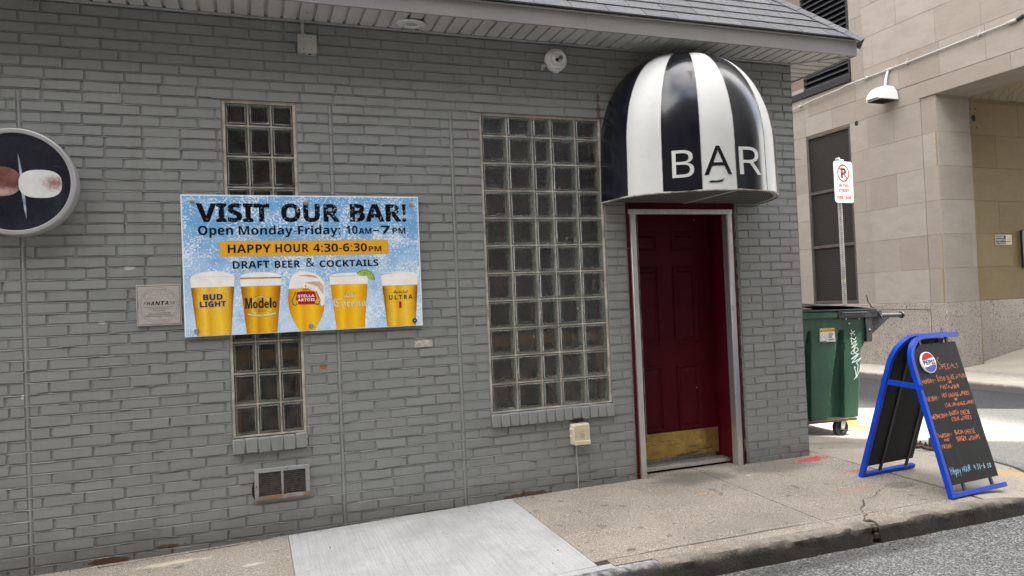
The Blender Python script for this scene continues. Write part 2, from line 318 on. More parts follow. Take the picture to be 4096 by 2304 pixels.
def plainwall(name, a, b):
    m = NM(name); t = m.n('ShaderNodeTexBrick'); t.inputs['Scale'].default_value = 4.6; t.inputs['Color1'].default_value = c4(a); t.inputs['Color2'].default_value = c4(b); t.inputs['Mortar'].default_value = (.3, .28, .26, 1)
    m.l(m.vec((1, 1, 1), rot=(rad(90), 0, 0)), t.inputs['Vector']); m.color(t.outputs[0]); m.set(.85); return m.m
K['oppbrick'] = plainwall('opposite_brick', (.13, .10, .085), (.18, .145, .12))
K['tower'] = mat('tower_panels', (.40, .38, .35), .7, var=.06, vs=.3)
K['winglass'] = mat('window_glass_dark', (.03, .035, .04), .08, var=0)

# ------------------------------------------------------------------ mesh builder
class Fr:
    """a local frame: point(a,b,c) = o + a*u + b*v + c*n"""
    def __init__(s, o, u, v, n=None):
        s.o = Vector(o); s.u = Vector(u).normalized(); s.v = Vector(v).normalized(); s.n = Vector(n).normalized() if n else s.u.cross(s.v).normalized()
    def __call__(s, a, b, c=0): return s.o + s.u * a + s.v * b + s.n * c
WALL = Fr((0, 0, 0), (1, 0, 0), (0, 0, 1), (0, -1, 0))
_tcache = {}
FDIR = os.path.join(bpy.utils.resource_path('LOCAL'), 'datafiles', 'fonts')
_fonts = {}
def font(n):
    if n not in _fonts:
        try: _fonts[n] = bpy.data.fonts.load(os.path.join(FDIR, n))
        except Exception: _fonts[n] = None
    return _fonts[n]
INTER, MATHF = 'NotoSansHebrew-Regular.woff2', 'NotoSansMath-Regular.woff2'
BD = lambda s: ''.join(chr(0x1D5D4 + ord(c) - 65) if 'A' <= c <= 'Z' else chr(0x1D5EE + ord(c) - 97) if 'a' <= c <= 'z' else chr(0x1D7EC + ord(c) - 48) if c.isdigit() else c for c in s)   # the maths font carries a bold sans
def text2d(s, fnt=INTER, off=0, space=1.0):
    k = (s, fnt, off, space)
    if k not in _tcache:
        cu = bpy.data.curves.new('t', 'FONT'); cu.body = s; f = font(fnt)
        if f: cu.font = f
        cu.offset = off; cu.space_character = space; cu.resolution_u = 4; cu.fill_mode = 'FRONT'
        ob = bpy.data.objects.new('t', cu); C.objects.link(ob)
        dg = bpy.context.evaluated_depsgraph_get(); dg.update(); me = ob.evaluated_get(dg).to_mesh()
        vs = [(v.co.x, v.co.y) for v in me.vertices]; fs = [tuple(p.vertices) for p in me.polygons]
        ob.evaluated_get(dg).to_mesh_clear(); bpy.data.objects.remove(ob); bpy.data.curves.remove(cu)
        _tcache[k] = (vs, fs)
    return _tcache[k]
class MB:
    def __init__(s): s.v = []; s.f = []; s.mi = []; s.k = 0
    def pts(s, P): i = len(s.v); s.v += [tuple(p) for p in P]; return list(range(i, i + len(P)))
    def face(s, P): s.f.append(tuple(s.pts(P))); s.mi.append(s.k)
    def add(s, V, F):
        i = len(s.v); s.v += [tuple(p) for p in V]
        for f in F: s.f.append(tuple(i + a for a in f)); s.mi.append(s.k)
    def grid(s, fn, nu, nv, closed=False, flip=False):
        V = [fn(a / nu, b / nv) for b in range(nv + 1) for a in range(nu + 1)]; F = []
        for b in range(nv):
            for a in range(nu):
                q = (b * (nu + 1) + a, b * (nu + 1) + a + 1, (b + 1) * (nu + 1) + a + 1, (b + 1) * (nu + 1) + a); F.append(q[::-1] if flip else q)
        s.add(V, F); return s
    def box(s, lo, hi, bev=0, fr=None, seg=1):
        bm = bmesh.new(); bmesh.ops.create_cube(bm, size=1)
        lo, hi = Vector(lo), Vector(hi); c = (lo + hi) / 2; d = hi - lo
        for v in bm.verts: v.co = Vector((v.co.x * d.x, v.co.y * d.y, v.co.z * d.z)) + c
        if bev: bmesh.ops.bevel(bm, geom=list(bm.edges), offset=bev, segments=seg, affect='EDGES', profile=.5)
        if fr:
            for v in bm.verts: v.co = fr(*v.co)
        bm.verts.index_update(); flip = fr and fr.u.cross(fr.v).dot(fr.n) < 0
        s.add([v.co for v in bm.verts], [tuple(reversed([v.index for v in f.verts])) if flip else tuple(v.index for v in f.verts) for f in bm.faces]); bm.free(); return s
    def fbox(s, fr, a0, a1, b0, b1, c0, c1, bev=0): return s.box((a0, b0, c0), (a1, b1, c1), bev, fr)
    def tube(s, P, r, n=10, caps=True):
        P = [Vector(p) for p in P]; rings = []; up = None
        for i, p in enumerate(P):
            t = (P[min(i + 1, len(P) - 1)] - P[max(i - 1, 0)]).normalized()
            if up is None: up = Vector((0, 0, 1)) if abs(t.z) < .9 else Vector((1, 0, 0))
            a = t.cross(up).normalized(); up = a.cross(t).normalized(); rr = r[i] if isinstance(r, (list, tuple)) else r
            rings.append([p + (a * math.cos(2 * math.pi * k / n) + up * math.sin(2 * math.pi * k / n)) * rr for k in range(n)])
        V = [q for g in rings for q in g]; F = []
        for i in range(len(P) - 1):
            for k in range(n): F.append((i * n + k, i * n + (k + 1) % n, (i + 1) * n + (k + 1) % n, (i + 1) * n + k))
        if caps: F.append(tuple(range(n))[::-1]); F.append(tuple((len(P) - 1) * n + k for k in range(n)))
        F = [f[::-1] for f in F]; s.add(V, F); return s
    def lathe(s, fr, prof, n=32, sx=1, sy=1):
        """prof = [(radius, height along fr.n)]"""
        V = []; F = []
        for r, h in prof:
            for k in range(n): a = 2 * math.pi * k / n; V.append(fr(r * math.cos(a) * sx, r * math.sin(a) * sy, h))
        for i in range(len(prof) - 1):
            for k in range(n): F.append((i * n + k, i * n + (k + 1) % n, (i + 1) * n + (k + 1) % n, (i + 1) * n + k))
        if prof[-1][0] > 1e-6: F.append(tuple((len(prof) - 1) * n + k for k in range(n)))
        if prof[0][0] > 1e-6: F.append(tuple(range(n))[::-1])
        s.add(V, F); return s
    def prism(s, fr, poly, c0, c1):
        n = len(poly); V = [fr(a, b, c0) for a, b in poly] + [fr(a, b, c1) for a, b in poly]
        s.add(V, [tuple(range(n))[::-1], tuple(range(n, 2 * n))] + [(k, (k + 1) % n, n + (k + 1) % n, n + k) for k in range(n)]); return s
    def flat(s, fr, poly, c): s.face([fr(a, b, c) for a, b in poly]); return s
    def ring(s, fr, ca, cb, r0, r1, c, n=40, sy=1):
        P = lambda r, k: fr(ca + r * math.cos(2 * math.pi * k / n), cb + r * sy * math.sin(2 * math.pi * k / n), c)
        for k in range(n): s.face([P(r0, k), P(r1, k), P(r1, k + 1), P(r0, k + 1)])
        return s
    def disc(s, fr, ca, cb, ra, rb, c, n=40): return s.flat(fr, [(ca + ra * math.cos(2 * math.pi * k / n), cb + rb * math.sin(2 * math.pi * k / n)) for k in range(n)], c)
    def ribbon(s, fr, P, wd, c, taper=False):
        P = [Vector((a, b)) for a, b in P]; n = len(P); L = []; Rr = []
        for i in range(n):
            t = (P[min(i + 1, n - 1)] - P[max(i - 1, 0)]); t = t.normalized() if t.length > 1e-9 else Vector((1, 0)); q = Vector((-t.y, t.x)) * wd / 2 * (.35 if taper and i in (0, n - 1) else 1)
            L.append(P[i] + q); Rr.append(P[i] - q)
        for i in range(n - 1): s.face([fr(*Rr[i], c), fr(*Rr[i + 1], c), fr(*L[i + 1], c), fr(*L[i], c)])
        return s
    def text(s, st, fr, a0, a1, b0, b1, c, fnt=INTER, off=0, shear=0, space=1.0, warp=None):
        if off > 0 and fnt == INTER: st, fnt = BD(st), MATHF; off -= .006
        V, F = text2d(st, fnt, 0, space); bold = off * .75 * (b1 - b0); a0 += bold; a1 -= bold; b0 += bold; b1 -= bold
        xs = [p[0] for p in V]; ys = [p[1] for p in V]; x0, x1, y0, y1 = min(xs), max(xs), min(ys), max(ys)
        for k in range(9 if bold > 0 else 1):
            da, db = (0, 0) if k == 8 or bold <= 0 else (bold * math.cos(k * math.pi / 4), bold * math.sin(k * math.pi / 4)); out = []
            for x, y in V:
                tx, ty = (x - x0) / (x1 - x0), (y - y0) / (y1 - y0); a = a0 + tx * (a1 - a0) + shear * ty * (b1 - b0) + da; b = b0 + ty * (b1 - b0) + db
                if warp: a, b = warp(a, b)
                out.append(fr(a, b, c + k * .00002))
            s.add(out, F)
        return s
    def each(s, name, mats, parent=None, **k):
        par = list(range(len(s.v)))
        def fd(i):
            while par[i] != i: par[i] = par[par[i]]; i = par[i]
            return i
        for f in s.f:
            for a in f[1:]: par[fd(a)] = fd(f[0])
        G = {}
        for f, m in zip(s.f, s.mi): G.setdefault(fd(f[0]), []).append((f, m))
        for fs in G.values():
            b = MB(); ix = {}
            for f, m in fs:
                for a in f:
                    if a not in ix: ix[a] = len(b.v); b.v.append(s.v[a])
                b.f.append(tuple(ix[a] for a in f)); b.mi.append(m)
            b.build(name, mats, parent, **k)
    def build(s, name, mats, parent=None, smooth=True, angle=38, recalc=False):
        me = bpy.data.meshes.new(name)
        base = Vector(parent['_base']) if parent is not None and '_base' in parent else Vector((0, 0, 0))
        me.from_pydata([Vector(p) - base for p in s.v], [], s.f)
        for m in (mats if isinstance(mats, (list, tuple)) else [mats]): me.materials.append(m)
        me.polygons.foreach_set('material_index', s.mi)
        if recalc:
            bm = bmesh.new(); bm.from_mesh(me); bmesh.ops.remove_doubles(bm, verts=bm.verts, dist=1e-5); bmesh.ops.recalc_face_normals(bm, faces=bm.faces); bm.to_mesh(me); bm.free()
        if smooth:
            me.polygons.foreach_set('use_smooth', [True] * len(me.polygons))
            try: me.set_sharp_from_angle(angle=rad(angle))
            except Exception: pass
        me.update()
        o = bpy.data.objects.new(name, me); C.objects.link(o)
        if parent is not None:
            o.parent = parent; o['_base'] = list(base)
        return o
TMP = []
def thing(name, label, cat, base, group=None):
    o = bpy.data.objects.new(name, None); C.objects.link(o); o.empty_display_size = .1; o.location = base; o['_base'] = list(base)
    o['label'] = label; o['category'] = cat
    if group: o['group'] = group
    return o
def tag(o, label, cat, group=None):
    o['label'] = label; o['category'] = cat
    if group: o['group'] = group
    return o
def struct(o): o['kind'] = 'structure'; return o

# ================================================================== GROUND
def interp(x, T):
    if x <= T[0][0]: return T[0][1]
    for (a, p), (b, q) in zip(T, T[1:]):
        if x <= b: return p + (q - p) * (x - a) / (b - a)
    return T[-1][1]
def ss(t): t = max(0, min(1, t)); return t * t * (3 - 2 * t)
ZW = [(-4, -.07), (-1.1, -.035), (.3, -.007), (1.8, .029), (2.95, .043), (4.6, .043), (9, .043)]
ZC = [(-4, -.07), (-1, -.045), (1, -.02), (2, 0), (9, 0)]
def edge_x(y): return interp(y, [(-1.5, 5.25), (-1.3, 5.55), (-1.05, 5.78), (-.8, 5.92), (-.5, 6.0), (0, 6.05), (.9, 6.28), (2.2, 6.95), (4, 7.4), (30, 7.5)])
def zg(x, y):
    t = max(0, min(1, -y / 1.5)); z = interp(x, ZW) * (1 - t) + interp(x, ZC) * t
    if x > 4.7: z = z + (-.055 - z) * ss((x - 4.7) / max(.3, edge_x(y) - 4.7))
    return z
def zroad(x, y):
    a = -.125 + .065 * ss((x - 5.0) / 1.0) * ss((y + 1.75) / .9); t = max(0, min(1, (x - 6.2) / 4.4)); return a * (1 - t) + -.20 * t
def slab(mb, xl, xr, y0, y1, nu, nv):
    fx = lambda f, y: f(y) if callable(f) else f
    def P(u, v):
        y = y0 + (y1 - y0) * v; x = fx(xl, y) + (fx(xr, y) - fx(xl, y)) * u; return (x, y, zg(x, y) + .0015 * mnoise.noise(Vector((x * 3, y * 3, 0))))
    mb.grid(P, nu, nv)
    edge = lambda A: [mb.face([a, b, (b[0], b[1], b[2] - .05), (a[0], a[1], a[2] - .05)]) for a, b in zip(A, A[1:])]
    edge([P(i / nu, 0) for i in range(nu + 1)][::-1]); edge([P(i / nu, 1) for i in range(nu + 1)]); edge([P(0, i / nv) for i in range(nv + 1)]); edge([P(1, i / nv) for i in range(nv + 1)][::-1])
mb = MB(); g = .004
for x0, x1 in ((-7.0, -4.6), (-4.6, -1.9), (-1.9, .321), (1.872 + .004, 3.475), (3.475 + g, 4.72)):
    slab(mb, x0, x1 - g, -1.355, .12, 24, 20)
    if x0 > 1 or x0 < 0: slab(mb, x0 + (.08 if 1 < x0 < 2 else 0), x1 - g, -1.45, -1.36, 24, 3)
walk = struct(mb.build('sidewalk', K['walk']))
mb = MB(); slab(mb, lambda y: 4.722 + .03 * ss(-y), lambda y: edge_x(y), -1.455, .40, 22, 26); slab(mb, lambda y: 4.40, lambda y: edge_x(y), .406, 12, 24, 40)
struct(mb.build('corner_sidewalk', K['walk2']))
mb = MB(); slab(mb, .32, 1.872, -1.41, -.004, 24, 24); slab(mb, .32, 1.95, -1.47, -1.414, 24, 3)
struct(mb.build('sidewalk_slab', K['slab']))
# kerb
def kerb_piece(mb, path, seed, rough=.008, top=None):
    prof = [(.0, .0), (.045, -.001), (.062, -.008), (.073, -.024), (.078, -.05), (.083, -.09), (.088, -.20)]
    n = len(path)
    def P(i, j):
        p = path[i]; q = path[min(i + 1, n - 1)]; o = path[max(i - 1, 0)]; t = Vector((q[0] - o[0], q[1] - o[1])).normalized(); nn = Vector((t.y, -t.x)); d, h = prof[j]
        amp = rough * (1 + .8 * (j in (2, 3, 4))) * (j > 0); k = mnoise.noise(Vector((p[0] * 9 + seed, p[1] * 9, j * .9))) + .5 * mnoise.noise(Vector((p[0] * 30 + seed, p[1] * 30, j * 2)))
        z0 = zg(p[0], p[1]) if top is None else top(p[0]); return (p[0] + nn.x * (d + k * amp), p[1] + nn.y * (d + k * amp), z0 + h + (k * amp * .5 if j else 0))
    m = len(prof); i0 = len(mb.v); V = [P(i, j) for i in range(n) for j in range(m)]; F = [(i * m + j, i * m + j + 1, (i + 1) * m + j + 1, (i + 1) * m + j) for i in range(n - 1) for j in range(m - 1)]
    mb.add(V, F)
    for i, fl in ((0, 0), (n - 1, 1)):
        q = [P(i, j) for j in range(m)] + [(path[i][0], path[i][1], zg(*path[i][:2]) - .2)]; mb.face(q if fl else q[::-1])
line = lambda a, b, y=-1.448, st=.025: [(a + (b - a) * k / max(1, round((b - a) / st)), y) for k in range(round((b - a) / st) + 1)]
mb = MB(); kerb_piece(mb, line(2.2, 3.69), 1); kerb_piece(mb, line(3.755, 4.55), 5)
cur = line(4.556, 5.2) + [(edge_x(y) - .0, y) for y in [-1.44 + .04 * k for k in range(1, 36)]]
kerb_piece(mb, cur, 9, .005)
for k in range(9):   # rubble in the broken gap of the kerb
    p = Vector((3.70 + R.random() * .045, -1.47 - R.random() * .05, -.02 - .1 * R.random())); r = .012 + .012 * R.random()
    mb.box(p - Vector((r, r, r)), p + Vector((r, r * .8, r)), .004)
mb.box((3.68, -1.46, -.2), (3.77, -1.40, -.035))
struct(mb.build('curb', K['curb'], recalc=False))
mb = MB(); kerb_piece(mb, line(-7.0, 2.195, -1.462, .05), 3, .003); struct(mb.build('new_curb', K['curbnew']))
# cracks that fill with dirt in the old pavement
mb = MB(); FL = Fr((0, 0, 0), (1, 0, 0), (0, 1, 0))
def crack(P, wd):
    Q = []
    for a, b in zip(P, P[1:]):
        for k in range(7):
            t = k / 7; Q.append((a[0] + (b[0] - a[0]) * t + R.uniform(-.010, .010), a[1] + (b[1] - a[1]) * t + R.uniform(-.010, .010)))
    for p, q in zip(Q, Q[1:]):
        d = Vector((q[0] - p[0], q[1] - p[1])).normalized(); n = Vector((-d.y, d.x)) * wd * R.uniform(.3, .8)
        mb.face([(p[0] - n.x, p[1] - n.y, zg(*p) + .003), (q[0] - n.x, q[1] - n.y, zg(*q) + .003), (q[0] + n.x, q[1] + n.y, zg(*q) + .003), (p[0] + n.x, p[1] + n.y, zg(*p) + .003)])
crack([(3.71, -1.45), (3.80, -1.37), (3.83, -1.30), (3.96, -1.21), (4.03, -1.13)], .006); crack([(4.05, -1.12), (4.16, -1.10), (4.30, -1.01), (4.42, -.96)], .003); crack([(4.40, -.97), (4.52, -.92), (4.66, -.98)], .0035); crack([(4.38, -.98), (4.5, -1.04), (4.64, -1.01)], .004)
crack([(2.0, -1.36), (2.6, -1.357), (3.4, -1.357)], .004); crack([(-.9, -.06), (0, -.03), (.3, -.02)], .006)
ck = mb.build('crack', mat('crack_dirt', (.035, .03, .026), .95, var=.3, vs=30)); ck.parent = walk
# road
mb = MB()
xs = [-60, -20, -8] + [-4 + .5 * k for k in range(40)] + [17, 22, 40, 80]; ys = [-60, -30, -12] + [-8 + .5 * k for k in range(40)] + [13, 20, 40, 80]
mb.add([(x, y, zroad(x, y)) for y in ys for x in xs], [(j * len(xs) + i, j * len(xs) + i + 1, (j + 1) * len(xs) + i + 1, (j + 1) * len(xs) + i) for j in range(len(ys) - 1) for i in range(len(xs) - 1)])
struct(mb.build('road', K['asphalt']))
mb = MB()
for _ in range(700):
    k = R.random()
    if k < .62: x = R.uniform(2.0, 5.4); y = -1.535 - abs(R.gauss(0, .07)); z = zroad(x, y)
    elif k < .85: x = R.uniform(-1.5, 4.55); y = -.012 - abs(R.gauss(0, .018)); z = zg(x, y)
    else: x = R.uniform(-1.2, 5.6); y = R.uniform(-1.4, -.05); z = zg(x, y)
    r = R.uniform(.0025, .007) * (.8 if k >= .62 else 1.1); mb.k = R.choice([0, 0, 1, 2]); f = Fr((x, y, z + r * .3), (math.cos(_), math.sin(_), 0), (-math.sin(_), math.cos(_), 0))
    mb.lathe(f, [(r * .7, -r * .4), (r, 0), (r * .55, r * .5)], 5, 1, R.uniform(.5, .9))
gr_ = mb.build('grit', [mat('grit_grey', (.22, .21, .19), .9, var=.2), mat('grit_dark', (.05, .045, .04), .9, var=.2), mat('grit_leaf', (.16, .11, .05), .9, var=.3)], smooth=False); gr_['kind'] = 'stuff'; gr_['label'] = 'loose grit and crumbs along the kerb and wall foot'; gr_['category'] = 'grit'
# far pavement with its kerb (runs on under the arcade)
AZ = -.0276; FU = Vector((math.sin(AZ), math.cos(AZ), 0)); FN = Vector((-math.cos(AZ), math.sin(AZ), 0))
FAR = Fr((12.03, 5.3, 0), FU, (0, 0, 1), FN)          # a = along the facade (away from the alley), b = up, c = towards the street
mb = MB(); KP = [(1.36, -.30), (1.31, -.105), (1.295, -.085), (1.265, -.078), (1.05, -.08), (-.05, -.105), (-.9, -.055), (-2.2, .15), (-9, .35)]
prof = lambda j: KP[j]
mb.grid(lambda u, v: FAR(-6.3 + u * 30, KP[round(v * 8)][1] + .004 * mnoise.noise(Vector((u * 40, v * 3, 0))), KP[round(v * 8)][0]), 60, 8, flip=True)
def farwalk():
    m = NM('far_pavement'); sx = m.n('ShaderNodeSeparateXYZ'); m.l(m.tc.outputs['Object'], sx.inputs[0])
    c = m.mix(m.ramp(m.noise(1.5, 6), .35, .7), (.42, .375, .305), (.50, .455, .385)); c = m.mix(m.math('MULTIPLY', m.ramp(m.noise(60, 2), .5, .7), .3), c, (.16, .14, .12))
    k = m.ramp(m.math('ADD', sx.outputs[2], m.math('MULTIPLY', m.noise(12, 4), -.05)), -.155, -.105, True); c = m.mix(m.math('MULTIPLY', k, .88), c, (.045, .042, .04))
    j = m.n('ShaderNodeTexWave'); j.inputs['Scale'].default_value = .23; c = m.mix(m.math('MULTIPLY', m.ramp(j.outputs['Fac'], .002, .0), .6), c, (.08, .07, .06))
    m.color(c); m.set(.85); m.bump(m.noise(90, 3), .4, .003); return m.m
struct(mb.build('far_sidewalk', farwalk()))

# ================================================================== BAR BUILDING
bar = thing('bar_building', 'low grey painted brick bar building with shingled roof and white soffit', 'building', (0, 0, 0))
CO = .0677; WT = 2.86; SOF = 3.417; XC = 4.596
HOLES = [(-.0, .46, .656, WT), (1.75, 2.736, .656, WT), (2.925, 3.95, -.3, 2.30)]
def in_hole(x0, x1, zc):
    """cut an interval by the openings"""
    out = [(x0, x1)]
    for a, b, lo, hi in HOLES + [(.0, .46, .556, .66), (1.75, 2.736, .556, .66)]:
        if lo - .001 < zc < hi + .001:
            nx = []
            for p, q in out:
                if q <= a or p >= b: nx.append((p, q)); continue
                if p < a: nx.append((p, a))
                if q > b: nx.append((b, q))
            out = nx
    return [(p, q) for p, q in out if q - p > .03]
def brick_face(mb, P, x0, x1, z0, z1, seed):
    j = .0043; rr = R.uniform
    dz = rr(-.0015, .0015); y = rr(-.0022, .0022); ti = rr(-.0007, .0007); tj = rr(-.0008, .0008)
    o = [(x0 + j, z0 + j + rr(-.001, .001)), (x1 - j, z0 + j + rr(-.001, .001)), (x1 - j, z1 - j + rr(-.001, .001)), (x0 + j, z1 - j + rr(-.001, .001))]; b = .0055
    xm = (x0 + x1) / 2; i = []
    for (a, c), sa, sc in zip(o, (1, -1, -1, 1), (1, 1, -1, -1)): bz = b * (rr(.25, .7) if sc > 0 else rr(.5, 1.2)); i.append((a + sa * b * rr(.5, 1.1), c + sc * bz, y + ti * sa + tj * sc))
    V = [P(a, c, -.012) for a, c in o] + [P(a, c, d) for a, c, d in i]
    mb.add(V, [(4, 5, 6, 7), (0, 1, 5, 4), (1, 2, 6, 5), (2, 3, 7, 6), (3, 0, 4, 7)])
mb = MB(); BL = .2155
PF = lambda a, b, c: (a, -c, b)
k = -9
while WT - k * CO > -.25:
    z1 = WT - k * CO; z0 = z1 - CO; zc = (z0 + z1) / 2
    if z1 > SOF + .01: z1 = SOF + .01
    if zc > WT: regs = [(-6.4, XC)]
    elif zc > 2.30: regs = [(-6.4, -1.127), (-1.127, .687), (.687, 1.534), (1.534, XC)]
    else: regs = [(-6.4, -1.127), (-1.127, .687), (.687, 1.534), (1.534, 2.925), (3.95, XC)]
    for ri, (a, b) in enumerate(regs):
        x = a + (.008 if a > -3 and zc < WT else 0); end = b - (.008 if b < XC and zc < WT else .0); half = (k + ri) % 2; x0 = x; first = True
        while x0 < end - .02:
            L = BL * (.5 if (first and half) else 1) * (1 if R.random() > .045 else .52); first = False
            x1 = min(x0 + L + R.uniform(-.004, .004), end)
            if end - x1 < .045: x1 = end
            for p, q in in_hole(x0, x1, zc): brick_face(mb, PF, p, q, z0, z1, 0)
            x0 = x1
    # weathered bed joint: the mortar slopes out over the top of the course below
    for a, b in regs:
        for p, q in in_hole(a, b, zc):
            n = max(1, int((q - p) / .035)); zz = z0
            def bed(u, v):
                x = p + (q - p) * u; k1 = mnoise.noise(Vector((x * 14, zz * 9, 0))); k2 = mnoise.noise(Vector((x * 45, zz * 30, 5)))
                return (x, (.0115, .0075 + .001 * k2, -.0006 + .0016 * k1 + .0008 * k2)[round(v * 2)], zz + (.0046, .0008 + .0008 * k2, -.0052 + .0022 * k1 + .0012 * k2)[round(v * 2)])
            if zz > -.2: mb.grid(bed, n, 2, flip=True)
    k += 1
# mortar bed behind, cut round the openings
xb = sorted({-6.4, XC} | {h[0] for h in HOLES} | {h[1] for h in HOLES}); zb = sorted({-.3, SOF + .02} | {h[2] for h in HOLES} | {h[3] for h in HOLES} | {.556})
for a, b in zip(xb, xb[1:]):
    for p, q in zip(zb, zb[1:]):
        if any(h[0] - .001 <= a and b <= h[1] + .001 and (h[2] if h[1] > 2.8 else .556) - .001 <= p and q <= h[3] + .001 for h in HOLES): continue
        n = max(1, int((b - a) / .12)); m = max(1, int((q - p) / .07))
        mb.grid(lambda u, v: (a + (b - a) * u, .0055 + .0012 * mnoise.noise(Vector(((a + (b - a) * u) * 9, 0, (p + (q - p) * v) * 9))), p + (q - p) * v), n, m)
for jx in (-1.127, .687, 1.534): mb.grid(lambda u, v: (jx + (u - .5) * .022, .004 + .0015 * mnoise.noise(Vector((u * 3, v * 60, jx))) - .004 * (1 - abs(2 * u - 1)), WT - .01 - 2.95 * v), 4, 120, flip=True)
# squeezed mortar and drips of old paint along the beds
for _ in range(420):
    x = R.uniform(-1.5, XC); kk = R.randrange(0, 42); z = WT - kk * CO + R.uniform(-.004, .004)
    if not in_hole(x, x + .05, z): continue
    mb.tube([(x, -.0005, z), (x + R.uniform(.01, .03), -.002, z + R.uniform(-.003, .002)), (x + R.uniform(.04, .09), -.0003, z + R.uniform(-.004, .003))], [.002, R.uniform(.002, .0045), .0015], 5)
for _ in range(90):
    x = R.uniform(-1.5, XC); z = R.uniform(-.03, 3.3)
    if not in_hole(x, x + .04, z): continue
    r = R.uniform(.003, .007); mb.lathe(Fr((x, -.001, z), (1, 0, 0), (0, 0, 1), (0, -1, 0)), [(r, -.002), (r * .8, r * .45), (0, r * .6)], 7)
# side wall round the corner
PS = lambda a, b, c: (XC + c, a, b)
k = -9
while WT - k * CO > -.25:
    z1 = min(WT - k * CO, SOF + .01); z0 = WT - (k + 1) * CO; y = .0 - (BL / 2 if k % 2 else 0)
    while y < 3: brick_face(mb, PS, max(y, 0), y + BL, z0, z1, 0); y += BL
    k += 1
mb.face([(XC - .0055, 0, -.3), (XC - .0055, 12, -.3), (XC - .0055, 12, SOF + .02), (XC - .0055, 0, SOF + .02)])
mb.build('brick_wall', K['brick'], bar, angle=25)
